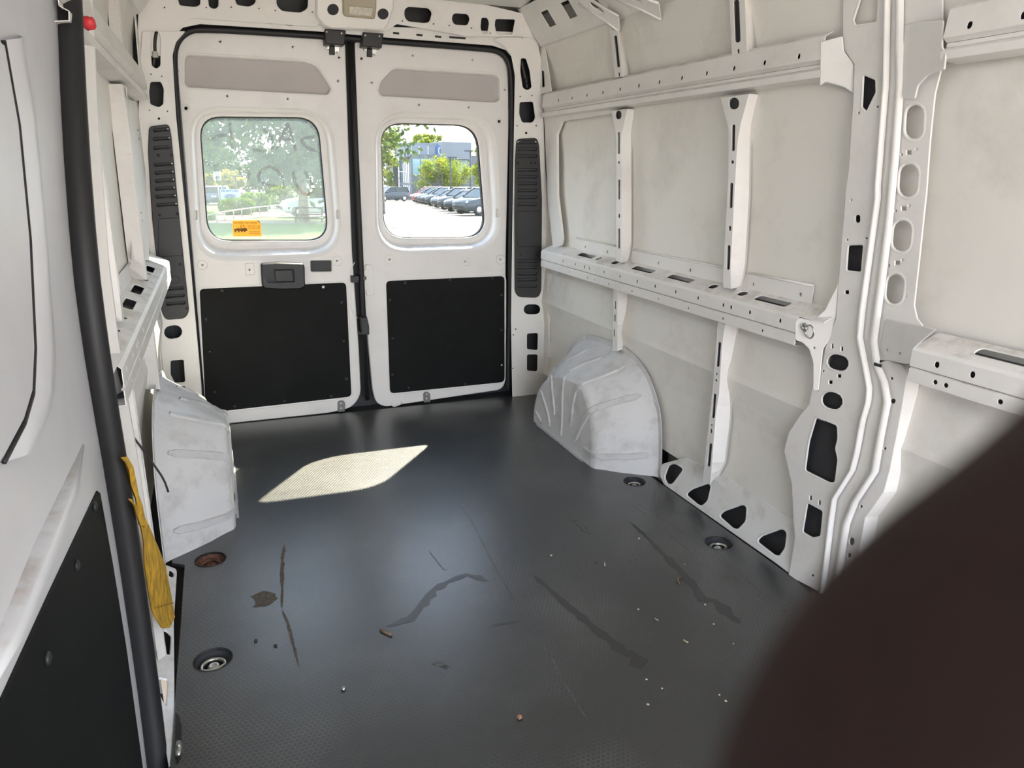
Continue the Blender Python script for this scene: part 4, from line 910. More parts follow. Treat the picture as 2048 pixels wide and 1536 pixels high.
# debris
M_twig = simple('dry_twig', (.20, .14, .09), .8, var=.4, vscale=200); M_crumb = simple('pale_crumb', (.55, .48, .36), .9, var=.4, vscale=150); M_leaf = simple('dead_leaf', (.30, .17, .10), .8, var=.4, vscale=150)
def stick(p, lab, r=.0025, mat=None, grp=None):
    k = MB(); P = [at(*q, Z=.003) for q in p]; k.tube(P, r, 6); return tag(k.build('twig', mat or M_twig), lab, 'twig', grp)
stick(cY((366,592),(390,602),(416,614)), 'short dark twig lying alone mid floor', .0042)
stick(cY((1386,284),(1388,300)), 'tiny pale straw piece on the black floor', .002, M_crumb, 'straw bits on the floor')
stick(cY((1732,350),(1718,360),(1726,379)), 'bent pale straw piece on the black floor near the streaks', .002, M_leaf)
stick(cY((1746,636),(1756,644),(1766,648)), 'tiny pale straw piece on the black floor', .002, M_crumb, 'straw bits on the floor')
stick(cY((1615,538),(1630,548)), 'tiny pale straw piece on the black floor', .0015, M_crumb, 'straw bits on the floor')
def crumb(q, d, mat, lab, name='crumb', grp='crumbs on the floor'):
    c = at(*q, Z=0); k = MB(); r = d*c.length*.0 + d
    for_ = [(r*.5, 0), (r, r*.35), (r*.8, r*.8), (r*.25, r)]
    k.lathe(c, for_, V((0, 0, 1)), 6, 0, False); k.v = [(x+random.uniform(-.3, .3)*r, y+random.uniform(-.3, .3)*r, z) for x, y, z in k.v]
    return tag(k.build(name, mat), lab, 'debris', grp)
for i, q in enumerate(cY((1144,254),(1542,177),(1540,499),(1882,566),(1973,656),(1908,888),(1750,295),(1577,818),(1583,932),(1938,917),(1647,859),(1844,478))): crumb(q, random.uniform(.0022, .0042), M_crumb, 'pale crumb of debris on the black floor lining')
crumb(cY((999,992))[0], .007, M_leaf, 'brown dead leaf scrap on the open black floor', 'leaf_scrap', None)
crumb(cY((198,862))[0], .006, M_chrome, 'small grey pebble on the open black floor', 'pebble', None)
for q in cN((895,808),(1007,836)): crumb(q, .005, M_wire, 'black fleck beside the honeycomb wear near the shiny tie-down', 'dark_fleck', 'dark flecks by the shiny tie-down')
# wear and stains on the floor lining
M_stain = simple('damp_stain', (.012, .013, .014), .45, 0, .7, var=.3, vscale=60); M_stain.node_tree.nodes['Principled BSDF'].inputs['Coat Weight'].default_value = .5; M_stain.node_tree.nodes['Principled BSDF'].inputs['Coat Roughness'].default_value = .45; M_scr = simple('dusty_scratch', (.13, .13, .125), .8, var=.5, vscale=80); M_brown = simple('brown_dirt_stain', (.085, .07, .055), .8, var=.6, vscale=120)
def streak(pts, w_, mat, name, jit=.25):
    P = []
    pp = [at(*q, Z=.0005) for q in pts]
    for i in range(len(pp)-1):
        n_ = max(2, int((pp[i+1]-pp[i]).length/.02))
        for j in range(n_): P.append(pp[i].lerp(pp[i+1], j/n_))
    P.append(pp[-1]); m = MB(); rows = []
    for i, p in enumerate(P):
        t = (P[min(i+1, len(P)-1)]-P[max(i-1, 0)]).normalized(); s_ = V((-t.y, t.x, 0)); tt = i/(len(P)-1)
        wi = w_[0]*(1-tt)+w_[1]*tt if isinstance(w_, tuple) else w_
        wi *= 1+random.uniform(-jit, jit); o_ = random.uniform(-jit, jit)*wi*.6
        if i in (0, len(P)-1): wi *= .2
        rows.append([p+s_*(wi+o_), p-s_*(wi-o_)])
    m.loft(rows, False, False); return m.build(name, mat, floor)
streak(cY((395,575),(500,540),(560,470),(610,410),(670,375),(760,340),(860,370)), .012, M_stain, 'damp_streak', .5)
streak(cY((1060,340),(1240,500),(1400,630),(1470,690),(1520,715),(1560,765)), (.006, .022), M_stain, 'damp_streak', .4)
streak(cV((330,580),(480,720),(640,880),(810,1070),(890,1180),(980,1190),(1180,1370)), (.006, .02), M_stain, 'damp_streak', .4)
streak(cY((870,570),(1000,550)), .008, M_stain, 'damp_streak', .4)
for ln in (((340,400),(600,560),(700,620),(900,780),(1150,960),(1300,1080),(1450,1200),(1640,1350)), ((330,430),(560,610),(760,780),(850,880),(1000,960),(1190,1130),(1400,1330)), ((300,560),(430,660),(600,830),(740,980),(830,1090)), ((840,650),(950,750),(1100,900),(1230,1010),(1350,1130),(1560,1240)), ((1090,960),(1240,1080),(1400,1200),(1560,1300))):
    streak(cV(*ln), .0011, M_scr, 'scratch', .9)
streak(cY((1065,590),(1150,730),(1200,830),(1270,940),(1310,1000)), .001, M_scr, 'scratch', .9)
streak(cY((700,888),(830,852)), .0012, M_scr, 'scratch', .6)
streak(cX((495,790),(483,860),(480,960),(480,1160)), .005, M_brown, 'dirt_streak', .5); streak(cX((480,1170),(515,1250),(540,1350),(580,1500)), .0035, M_brown, 'dirt_streak', .5)
streak(cX((365,1060),(372,1090),(378,1120),(392,1145)), .022, M_brown, 'dirt_streak', .6)
streak(cX((1520,555),(1590,650),(1700,870),(1760,980),(1840,1115)), .0016, M_stain, 'scratch', .4); streak(cX((1340,825),(1425,935),(1450,930)), .0018, M_stain, 'scratch', .4)
for a, b in (((1215,85),(1320,165)), ((1260,315),(1360,285)), ((1495,275),(1530,280)), ((600,745),(680,770))):
    for j in range(4): streak(cY((a[0]+j*6, a[1]-j*5), ((a[0]+b[0])/2+j*7, (a[1]+b[1])/2-j*3), (b[0]+j*3, b[1]-j*4)), .0022, M_scr, 'scuff', .9)

#@@OUT
# ================================================================== WINDOW FILM, STICKER, WRITING
def dust_mat(name, lo, hi, col):
    m = bpy.data.materials.new(name); m.use_nodes = True; nt = m.node_tree; nt.nodes.clear(); L = nt.links.new
    o = node(nt, 'ShaderNodeOutputMaterial'); tr = node(nt, 'ShaderNodeBsdfTransparent'); df = node(nt, 'ShaderNodeBsdfDiffuse'); tl = node(nt, 'ShaderNodeBsdfTranslucent')
    df.inputs[0].default_value = (*col, 1); tl.inputs[0].default_value = (*col, 1)
    a = node(nt, 'ShaderNodeMixShader'); a.inputs[0].default_value = .55; L(df.outputs[0], a.inputs[1]); L(tl.outputs[0], a.inputs[2])
    t = node(nt, 'ShaderNodeTexCoord'); nz = node(nt, 'ShaderNodeTexNoise'); nz.inputs['Scale'].default_value = 14; nz.inputs['Detail'].default_value = 10; nz.inputs['Roughness'].default_value = .7; L(t.outputs['Object'], nz.inputs['Vector'])
    r = node(nt, 'ShaderNodeMapRange'); r.inputs[1].default_value = .35; r.inputs[2].default_value = .7; r.inputs[3].default_value = lo; r.inputs[4].default_value = hi; L(nz.outputs['Fac'], r.inputs[0])
    b = node(nt, 'ShaderNodeMixShader'); L(r.outputs[0], b.inputs[0]); L(tr.outputs[0], b.inputs[1]); L(a.outputs[0], b.inputs[2]); L(b.outputs[0], o.inputs[0]); return m
M_dustL = dust_mat('window_dust', .24, .46, (.20, .255, .245)); M_dustR = dust_mat('light_window_dust', .02, .08, (.2, .23, .23))
def stroke(pts, wpx):
    out = []
    for i in range(len(pts)-1):
        (x1, y1), (x2, y2) = pts[i], pts[i+1]; l = math.hypot(x2-x1, y2-y1)
        out.append(stad((x1+x2)/2, (y1+y2)/2, wpx, l+wpx*.8, math.degrees(math.atan2(y2-y1, x2-x1))-90, 4))
    return out
def film(D, win, strokes, mat, name):
    pl = PY(YD); lp = offset(clean([pl.p(*q) for q in rnd(win, 46, 8)]), .008); hs = [clean([pl.p(*q) for q in s]) for s in strokes]
    vs, fs = fill(lp, hs); m = MB(); m.add([pl.w(q[0], q[1], -.0745) for q in vs], fs); return m.build(name, mat, D)
wr = []
for s in (((1120,560),(1245,265),(1335,570)), ((1150,445),(1290,440)), ((1480,250),(1600,370)), ((1605,385),(1600,585)), ((1575,412),(1440,425),(1395,455),(1450,530),(1560,580)),
          ((960,330),(1060,430),(1062,535),(950,582),(840,560)), ((570,260),(600,540),(645,590)), ((335,435),(480,392),(575,405)), ((1305,825),(1330,950),(1400,1065),(1480,1085),(1535,1020),(1515,925),(1448,830)),
          ((900,870),(935,800),(1030,752),(1120,800),(1180,900),(1185,1005),(1060,985),(950,945)), ((902,870),(912,930)), ((690,780),(720,880),(790,890),(785,775)), ((262,670),(322,740))):
    wr += stroke(cC(*s), 6.2)
film(D1, [(397,231),(640,233),(662,484),(415,484)], wr, M_dustL, 'dust_film')
film(D2, [(765,244),(962,249),(980,477),(772,478)], stroke(cD((960,850),(960,930),(1010,985),(1090,1000)), 4), M_dustR, 'dust_film')
def text_mb(txt, size):
    c = bpy.data.curves.new('t', 'FONT'); c.body = txt; c.size = size; c.align_x = 'CENTER'; c.align_y = 'CENTER'
    o = bpy.data.objects.new('t', c); COL.objects.link(o); bpy.context.view_layer.update()
    me = bpy.data.meshes.new_from_object(o.evaluated_get(bpy.context.evaluated_depsgraph_get()))
    m = MB(); m.add([tuple(v.co) for v in me.vertices], [tuple(p.vertices) for p in me.polygons])
    bpy.data.objects.remove(o); bpy.data.curves.remove(c); bpy.data.meshes.remove(me); return m
def text_on(txt, size, o, u, v, mat, name, parent, sx=1.0, bold=0.0):
    m = text_mb(txt, size); o, u, v = V(o), V(u), V(v); vs0 = m.v
    m.v = [tuple(o+u*(x*sx)+v*y) for x, y, z in vs0]
    if bold:
        base = list(m.v); f0 = list(m.f); n0 = len(base)
        for dx in (-bold, bold): m.add([V(q)+u*dx for q in base], f0)
    return m.build(name, mat, parent)
M_stk = bpy.data.materials.new('orange_sticker'); M_stk.use_nodes = True; nt = M_stk.node_tree; nt.nodes.clear()
o_ = node(nt, 'ShaderNodeOutputMaterial'); d1 = node(nt, 'ShaderNodeBsdfDiffuse'); d2 = node(nt, 'ShaderNodeBsdfTranslucent'); mx = node(nt, 'ShaderNodeMixShader'); mx.inputs[0].default_value = .5
d1.inputs[0].default_value = (.75, .50, .14, 1); d2.inputs[0].default_value = (.80, .52, .14, 1); nt.links.new(d1.outputs[0], mx.inputs[1]); nt.links.new(d2.outputs[0], mx.inputs[2]); nt.links.new(mx.outputs[0], o_.inputs[0])
M_ink = simple('brown_sticker_ink', (.22, .11, .02), .7)
ps = PY(YD+.0725); cS2 = crop(455, 430, 25.6)
so_ = clean([ps.p(*q) for q in cS2((250,330),(330,275),(1480,265),(1545,330),(1700,430),(1755,1090),(290,1100))])
m = MB(); vs_, fs_ = fill(so_, []); m.add([ps.w(q[0], q[1]) for q in vs_], fs_); m.add([ps.w(q[0], q[1], -.0004) for q in vs_], fs_)
STK = tag(m.build('window_sticker', M_stk), 'orange warning sticker with a truck pictogram on the dusty window', 'sticker')
def ink(pts, name='print'):
    k = MB(); vs_, fs_ = fill(clean([ps.p(*q) for q in pts]), []); k.add([ps.w(q[0], q[1], .0006) for q in vs_], fs_); k.build(name, M_ink, STK)
ink(cS2((330,730),(480,700),(560,640),(600,690),(980,660),(1025,810),(800,830),(760,830),(330,800)), 'truck_print')
for q in cS2((580,850),(740,840),(885,840),(410,850)): ink(dot(*q, 3.2, 12), 'wheel_print')
k = MB(); c = ps.p(*cS2((765,600))[0]); k.tube([ps.w(c[0]+.0088*math.cos(a*.3142), c[1]+.0088*math.sin(a*.3142), .0004) for a in range(20)], .0011, 5, True); k.tube([ps.w(c[0]-.006, c[1]-.005, .0004), ps.w(c[0]+.006, c[1]+.005, .0004)], .0009, 5); k.build('no_symbol_print', M_ink, STK)
def stxt(t, q, size, sx=1.0):
    p = ps.w(*ps.p(*cS2(q)[0]), .0006); text_on(t, size, p, (-1, 0, 0), (0, 0, 1), M_ink, 'lettering', STK, sx)
stxt('ALL ROOF', (1360, 580), .012, 1.05); stxt('TRANSPORT', (1370, 690), .011, .9)
for y, a, b in ((860, 1110, 1640), (940, 1110, 1660)):
    for t in range(3): ink(cS2((a+t*(b-a)/3+8, y-10), (a+(t+1)*(b-a)/3-12, y-10), (a+(t+1)*(b-a)/3-12, y+10), (a+t*(b-a)/3+8, y+10)), 'print_line')
for a, b in ((310, 480), (520, 850), (900, 1110), (1160, 1520)): ink(cS2((a, 385), (b, 385), (b, 420), (a, 420)), 'print_line')
m = MB(); p1 = [ps.w(*ps.p(*q), .001) for q in cS2((1480,265),(1545,330),(1700,430),(1620,300))]; m.add([p1[0], p1[1], p1[2], p1[3]+V((0, -.006, 0))], [(0, 1, 2, 3)]); m.build('curled_corner', M_ink, STK)
# ================================================================== OUTDOORS
GS = .025
def gz(y): return -.55-GS*(y-4)
def ga(x, y):
    d = ray(x, y); t = (-.55+4*GS-CAM.z)/(d.z+GS*d.y); return CAM+d*t
def ground_patch(pts, h, mat, name, lab, cat, px=True):
    P = [ga(*q) for q in pts] if px else [V((a, b, gz(b))) for a, b in pts]
    lp = clean([(p.x, p.y) for p in P], .01); vs, fs = fill(lp, []); m = MB(); m.add([(q[0], q[1], gz(q[1])+h) for q in vs], fs); return tag(m.build(name, mat), lab, cat, None, 'structure')
M_asph = simple('pale_sunlit_asphalt', (.105, .092, .078), .9, var=.15, vscale=.6); M_lawn = simple('lawn', (.045, .085, .006), .95, var=.35, vscale=3.0, bump=(60, 1.0))
M_front = simple('pale_bounce_ground', (.45, .37, .285), .9, var=.1, vscale=.6)  # ground out of view, coloured pale and warm to bounce light up into the van
M_conc = simple('pale_concrete', (.14, .13, .11), .9, var=.1, vscale=2); M_mulch = simple('red_mulch', (.10, .06, .045), 1.0, var=.3, vscale=4)
ground_patch([(-120, 4.2), (140, 4.2), (160, 130), (-140, 130)], -.03, M_asph, 'ground', 'pale sunlit asphalt car park outside the rear windows', 'ground', False)
ground_patch([(-60, -30), (-8, -30), (-8, 4.2), (-60, 4.2)], -.03, M_front, 'ground', 'unseen ground around the van front, made pale to bounce light', 'ground', False)
ground_patch([(-8, -30), (60, -30), (60, 4.2), (-8, 4.2)], -.03, M_front, 'ground', 'unseen ground under and beside the van, made pale to bounce light', 'ground', False)
ground_patch([(200,620),(200,447),(330,447),(700,446),(735,446),(735,620)], -.01, M_lawn, 'lawn', 'wide green lawn outside the stickered window', 'lawn')
ground_patch([(330,447),(330,442.5),(740,441),(735,446.5)], -.005, M_conc, 'path', 'pale concrete path across the lawn behind the bench', 'path')
ground_patch([(480,441),(520,433),(740,432),(740,441)], 0, M_lawn, 'lawn', 'sunny strip of lawn between path and white parked car', 'lawn')
ground_patch([(330,442),(330,425),(440,424),(590,420),(560,432),(480,441)], 0, M_mulch, 'planting_bed', 'reddish mulch bed under the hedges', 'planting bed')
ground_patch([(300,436),(300,412),(445,412),(448,424),(420,436)], .004, M_lawn, 'lawn', 'patch of lawn beside the boxy hedge', 'lawn')
M_bark = simple('bark', (.20, .17, .14), .95, var=.4, vscale=8, bump=(30, .8))
def leaf_mat(name, c1, c2):
    m = bpy.data.materials.new(name); m.use_nodes = True; nt = m.node_tree; nt.nodes.clear(); L = nt.links.new
    o = node(nt, 'ShaderNodeOutputMaterial'); d = node(nt, 'ShaderNodeBsdfDiffuse'); t = node(nt, 'ShaderNodeBsdfTranslucent'); mx = node(nt, 'ShaderNodeMixShader'); mx.inputs[0].default_value = .45
    tc_ = node(nt, 'ShaderNodeTexCoord'); nz = node(nt, 'ShaderNodeTexNoise'); nz.inputs['Scale'].default_value = 1.1; nz.inputs['Detail'].default_value = 5; L(tc_.outputs['Object'], nz.inputs['Vector'])
    r = node(nt, 'ShaderNodeValToRGB'); r.color_ramp.elements[0].position = .38; r.color_ramp.elements[1].position = .62; r.color_ramp.elements[0].color = (*c1, 1); r.color_ramp.elements[1].color = (*c2, 1)
    L(nz.outputs['Fac'], r.inputs[0]); L(r.outputs[0], d.inputs[0]); L(r.outputs[0], t.inputs[0]); L(d.outputs[0], mx.inputs[1]); L(t.outputs[0], mx.inputs[2]); L(mx.outputs[0], o.inputs[0]); return m
M_leafA = leaf_mat('oak_leaves', (.025, .06, .018), (.10, .14, .02)); M_leafB = leaf_mat('yellow_green_leaves', (.13, .20, .03), (.30, .30, .04)); M_leafC = leaf_mat('hedge_leaves', (.07, .14, .03), (.20, .30, .05)); M_leafD = leaf_mat('golden_leaves', (.22, .20, .04), (.42, .32, .05))
def leaves(c, rad, n, size, rng, clusters=40, flat=False):
    m = MB(); cs = []
    while len(cs) < clusters:
        q = V((rng.uniform(-1, 1), rng.uniform(-1, 1), rng.uniform(-1, 1)))
        if .25 < q.length < 1: cs.append(V((q.x*rad[0], q.y*rad[1], q.z*rad[2])))
    cr_ = min(rad)*.36
    for i in range(n):
        k = rng.choice(cs); p = V(c)+k+V((rng.gauss(0, cr_*.55), rng.gauss(0, cr_*.55), rng.gauss(0, cr_*.5)))
        a = V((rng.uniform(-1, 1), rng.uniform(-1, 1), rng.uniform(-1, 1))).normalized(); b = a.cross(V((rng.uniform(-1, 1), rng.uniform(-1, 1), rng.uniform(-1, 1)))).normalized()
        s = size*rng.uniform(.6, 1.3); m.add([p-a*s, p+b*s*.5, p+a*s, p-b*s*.5], [(0, 1, 2, 3)])
    return m, cs
def tree(base, h, rad, n, size, mat, lab, seed, trunk=.18, clusters=40, crown_dz=0.0, name='tree', grp='trees outside'):
    rng = random.Random(seed); base = V(base); O = empty(name, base, lab, 'tree', grp); cc = base+V((0, 0, h))
    m, cs = leaves(cc, rad, n, size, rng, clusters); m.build('crown', mat, O)
    t = MB(); fork = base+V((0, 0, max(.8, h-rad[2]*.75)))
    t.tube([base+V((0, 0, -.1)), base.lerp(fork, .5)+V((trunk*.2, 0, 0)), fork], [trunk*1.5, trunk, trunk*.85], 9); t.build('trunk', M_bark, O)
    for k in cs[:6]:
        b = MB(); e = cc+k*.8; b.tube([fork-V((0, 0, .2)), fork.lerp(e, .45)+V((0, 0, .25)), e], [trunk*.6, trunk*.4, trunk*.1], 6); b.build('branch', M_bark, O)
    return O
T1 = ga(608, 443)
tree(T1, 6.0, (6.3, 4.8, 3.6), 26000, .17, M_leafA, 'large spreading tree on the lawn beside the black bench', 3, .19, 70)
def on_ground(x, Y): p = at(x, 400, Y=Y); return V((p.x, p.y, gz(p.y)))
def tree_px(cx, cy, Y, rx, ry, n, size, mat, lab, seed, clusters=30, trunk=.12):
    c = at(cx, cy, Y=Y); k = (c-CAM).dot(_f)/FPX; tree((c.x, Y, gz(Y)), c.z-gz(Y), (rx*k, min(rx*k*.8, 2.6), ry*k), n, size, mat, lab, seed, trunk, clusters)
tree_px(886, 352, 96, 56, 32, 6500, .15, M_leafB, 'round yellow-green tree behind the row of dark cars', 11, 46)
tree_px(975, 325, 60, 28, 52, 3600, .14, M_leafB, 'yellowish tree at the end of the dark car row', 12, 24, .1)
tree_px(352, 290, 58, 80, 62, 4500, .16, M_leafA, 'tree at the lawn edge near the road', 9, 30, .16)
tree_px(762, 300, 48, 38, 52, 2600, .13, M_leafB, 'leafy tree overhanging the car park beside the grey building', 13, 18, .1)
tree_px(777, 356, 97, 11, 17, 1500, .16, M_leafB, 'small round tree beside the dark building corner', 14, 14, .1)
tree_px(852, 288, 132, 44, 15, 4200, .28, M_leafB, 'broad treetop showing above the grey building roof', 15, 30, .2)
for i, (x, y, Y, rx, ry, n, mat, lab) in enumerate(((412, 366, 90, 15, 22, 1800, M_leafD, 'golden shrubby tree behind the speed limit sign'), (457, 366, 98, 26, 20, 2600, M_leafD, 'golden tree behind the blue and white banner'), (420, 322, 112, 60, 46, 5200, M_leafA, 'tall dark tree line across the road'), (545, 340, 118, 80, 50, 7500, M_leafA, 'tall dark trees behind the round bushes'), (670, 345, 106, 60, 50, 5200, M_leafA, 'tall dark trees behind the white parked car'))):
    tree_px(x, y, Y, rx, ry, n, .26, mat, lab, 20+i, 40, .18)
def bush(c, rad, n, mat, lab, seed, cat='hedge', size=.08):
    rng = random.Random(seed); O = empty('hedge', c, lab, cat, 'hedges on the mulch bed'); m = MB(); c = V(c)
    for i in range(n):
        q = V((rng.gauss(0, 1), rng.gauss(0, 1), rng.gauss(0, 1))).normalized(); q = q*(1-rng.random()**2*.35); q = V((math.copysign(abs(q.x)**.7, q.x), math.copysign(abs(q.y)**.7, q.y), math.copysign(abs(q.z)**.7, q.z)))
        p = c+V((q.x*rad[0], q.y*rad[1], rad[2]+q.z*rad[2])); a = V((rng.uniform(-1, 1), rng.uniform(-1, 1), rng.uniform(-1, 1))).normalized(); b = a.cross(V((rng.uniform(-1, 1), rng.uniform(-1, 1), rng.uniform(-1, 1)))).normalized()
        s = size*rng.uniform(.6, 1.3); m.add([p-a*s, p+b*s*.6, p+a*s, p-b*s*.6], [(0, 1, 2, 3)])
    m.build('foliage', mat, O); k = MB(); k.lathe(c+V((0, 0, .02)), [(rad[1]*.5, 0), (rad[1]*.75, rad[2]), (rad[1]*.4, rad[2]*1.6)], V((0, 0, 1)), 10); k.build('core', M_bark, O)
g_ = ga(475, 429); bush(g_, (1.05, .7, .48), 2600, M_leafC, 'boxy hedge in front of the blue and white banner', 31)
g_ = ga(512, 423); bush(g_, (1.0, .8, .62), 2600, M_leafC, 'rounded pale hedge behind the handrail', 32)
g_ = ga(574, 416.5); bush(g_, (1.3, .8, .85), 2600, M_leafC, 'dark rounded hedge beside the white parked car', 33)
g_ = ga(412, 440); bush(g_, (.5, .4, .2), 700, M_leafC, 'low bush at the foot of the handrail', 34)
# cars
M_tyre = simple('tyre_rubber', (.02, .02, .02), .8); M_alloy = simple('alloy_wheel', (.6, .6, .62), .3, .9); M_carglass = simple('dark_car_glass', (.02, .028, .03), .1, 0, .3); M_headl = simple('headlamp', (.75, .76, .78), .15)
M_cw = simple('white_car_paint', (.55, .57, .60), .25); M_ck = simple('black_car_paint', (.015, .017, .02), .15, 0, .25); M_cr = simple('red_car_paint', (.5, .05, .03), .2); M_cg = simple('grey_car_paint', (.05, .057, .065), .2, 0, .3); M_cn = simple('navy_suv_paint', (.06, .08, .12), .25)
def car(pos, heading, mat, lab, suv=False, grp=None, name='car'):
    O = empty(name, pos, lab, 'car', grp); O.rotation_euler = (0, 0, heading); zs = 1.12 if suv else 1.0
    def put(m, nm, mt):
        o = m.build(nm, mt); o.parent = O; return o
    def ring(x, hw, zb, zt):
        return [V((x, -hw*.92, zb)), V((x, -hw, zb+.12)), V((x, -hw, (zb+zt)/2)), V((x, -hw*.94, zt-.06)), V((x, -hw*.85, zt)), V((x, hw*.85, zt)), V((x, hw*.94, zt-.06)), V((x, hw, (zb+zt)/2)), V((x, hw, zb+.12)), V((x, hw*.92, zb))]
    m = MB(); m.loft([ring(x, hw, zb, zt*zs) for x, hw, zb, zt in ((-2.28, .70, .45, .80), (-2.18, .84, .32, .95), (-1.6, .90, .26, 1.0), (-.4, .91, .24, .99), (.6, .91, .24, .97), (1.2, .90, .24, .93), (1.75, .87, .25, .86), (2.1, .80, .28, .76), (2.26, .64, .36, .62))], True, True, True, True); B = put(m, 'body', mat)
    def cring(x, hw, z, top): return [V((x, -hw, z)), V((x, -hw*top, z)), V((x, hw*top, z)), V((x, hw, z))]
    g = MB(); zr = 1.46*zs; zb = .95*zs
    lo = [(-2.05, .80), (1.15, .80)]; g.loft([[V((-2.08, -.82, zb)), V((1.18, -.82, zb)), V((1.18, .82, zb)), V((-2.08, .82, zb))], [V((-1.62 if not suv else -1.95, -.64, zr-.02)), V((.38, -.64, zr-.02)), V((.38, .64, zr-.02)), V((-1.62 if not suv else -1.95, .64, zr-.02))]], True, False, False, True); put(g, 'cabin_glass', M_carglass)
    r_ = MB(); xr = -1.62 if not suv else -1.95; r_.loft([[V((xr-.05, -.60, zr-.05)), V((xr-.05, .60, zr-.05))], [V((xr+.1, -.66, zr)), V((xr+.1, .66, zr))], [V((-.6, -.67, zr+.03)), V((-.6, .67, zr+.03))], [V((.25, -.66, zr+.01)), V((.25, .66, zr+.01))], [V((.48, -.64, zr-.05)), V((.48, .64, zr-.05))]], False, True); put(r_, 'roof', mat)
    for s in (-1, 1):
        p = MB(); p.tube([(1.18, s*.82, zb), (.40, s*.645, zr)], .035, 6); p.tube([(-.35, s*.82, zb), (-.45, s*.645, zr)], .04, 6); p.tube([(-2.08, s*.81, zb), (xr, s*.64, zr)], .07, 6); put(p, 'pillars', mat)
        mi = MB(); mi.lathe((.95, s*.98, zb+.06), [(.03, -.08), (.09, -.05), (.09, .06), (.03, .09)], V((0, 1, 0)), 8); put(mi, 'mirror', mat)
        for x in (-1.38, 1.38):
            w_ = MB(); w_.lathe((x, s*.80, .33), [(.30, -.10), (.335, -.07), (.335, .07), (.30, .10), (.05, .11)], V((0, s, 0)), 18); W_ = put(w_, 'wheel', M_tyre)
            h_ = MB(); h_.lathe((x, s*.905, .33), [(.22, 0), (.20, .012), (.06, .02)], V((0, s, 0)), 10); h_.build('rim', M_alloy).parent = W_
        hl = MB(); hl.lathe((2.08, s*.60, .66*zs), [(.16, -.08), (.14, .04), (.06, .10)], V((1, s*.4, .2)), 8); put(hl, 'headlight', M_headl)
        tl_ = MB(); tl_.box((-2.24, s*.66, .80*zs), (.03, .12, .08)); put(tl_, 'tail_light', M_cr)
    gr = MB(); gr.box((2.24, 0, .50), (.03, .42, .08)); put(gr, 'grille', M_tyre)
    lp = MB(); lp.box((-2.28, 0, .72*zs), (.012, .2, .06)); put(lp, 'number_plate', M_headl)
    return O
p = ga(563, 435); car(p+V((2.3, .3, 0)), math.radians(183), M_cw, 'white parked car behind the black bench and tree trunk', True)
NOSE = [(919,430.5),(900,425.5),(886,421.5),(872,417.2),(859,413.2),(850,410.6),(843,408.6),(837,407.0),(832,405.8),(827,404.8)]
HD_ = math.radians(180+24); hv = V((math.cos(HD_), math.sin(HD_), 0))
cl = ['black parked car at the window end of the dark row', 'second dark parked car counted from the yellowish end tree', 'third dark parked car counted from the yellowish end tree', 'fourth dark parked car counted from the yellowish end tree', 'fifth dark parked car counted from the yellowish end tree', 'sixth dark parked car counted from the yellowish end tree', 'seventh dark parked car counted from the yellowish end tree', 'eighth dark parked car counted from the yellowish end tree', 'orange-red parked car among the far end of the dark row', 'last dark parked car at the building end of the row']
for i, q in enumerate(NOSE):
    p = ga(*q); car(p-hv*2.2, HD_, M_cr if i == 8 else (M_ck if i % 3 else M_cg), cl[i], i % 2 == 0, 'row of parked cars')
q = on_ground(432, 74); car(q, math.radians(86), M_cn, 'dark sport utility vehicle driving away beyond the speed limit sign', True)
q = on_ground(444, 85); car(q, math.radians(86), M_cw, 'white van roof showing beyond the dark vehicle on the road', True)
q = on_ground(781, 88); car(q, math.radians(200), M_cg, 'grey car parked by the small round tree', True)
# banner, speed limit sign
M_blue = simple('blue_print', (.06, .13, .36), .6); M_ban = simple('pale_blue_banner', (.34, .42, .54), .7); M_sgn = simple('white_sign_face', (.5, .5, .5), .5); M_ink2 = simple('black_sign_print', (.02, .02, .02), .6); M_post = simple('galvanised_post', (.35, .36, .37), .5, .5)
Yb = 56.0; a, b = at(442.5, 404, Y=Yb), at(477.5, 378.5, Y=Yb); cxx = (a.x+b.x)/2; czz = (a.z+b.z)/2; wd, hg = b.x-a.x, b.z-a.z
O = empty('banner', (cxx, Yb, gz(Yb)), 'pale blue WE BUY CARS banner with oval logo behind the boxy hedge', 'banner')
k = MB(); k.box((cxx, Yb, czz), (wd/2, .02, hg/2)); k.build('board', M_ban, O)
for s in (-1, 1): k = MB(); k.tube([(cxx+s*wd*.48, Yb+.05, gz(Yb)), (cxx+s*wd*.48, Yb+.05, czz+hg/2)], .03, 6); k.build('post', M_post, O)
ry = Yb-.025
text_on('WE BUY CARS', wd*.155, (cxx, ry, czz+hg*.36), (1, 0, 0), (0, 0, 1), M_blue, 'lettering', O, .92, .012)
k = MB(); k.add([(cxx+wd*.31*math.cos(t*.2618), ry, czz-hg*.08+hg*.21*math.sin(t*.2618)) for t in range(24)], [tuple(range(24))]); k.build('logo_oval', M_blue, O)
text_on('CA', wd*.32, (cxx, ry-.006, czz-hg*.08), (1, 0, 0), (0, 0, 1), M_sgn, 'logo_lettering', O, 1.15, .012)
k = MB(); k.box((cxx, ry, czz-hg*.42), (wd*.46, .004, hg*.03)); k.build('print_line', M_blue, O)
Ys = 66.0; a, b = at(427.8, 360.5, Y=Ys), at(441, 343, Y=Ys); cxx = (a.x+b.x)/2; czz = (a.z+b.z)/2; wd, hg = b.x-a.x, b.z-a.z
O = empty('speed_limit_sign', (cxx, Ys, gz(Ys)), 'white speed limit 40 sign on a post beyond the hedge', 'sign')
k = MB(); k.box((cxx, Ys, czz), (wd/2, .02, hg/2)); k.build('sign_plate', M_sgn, O)
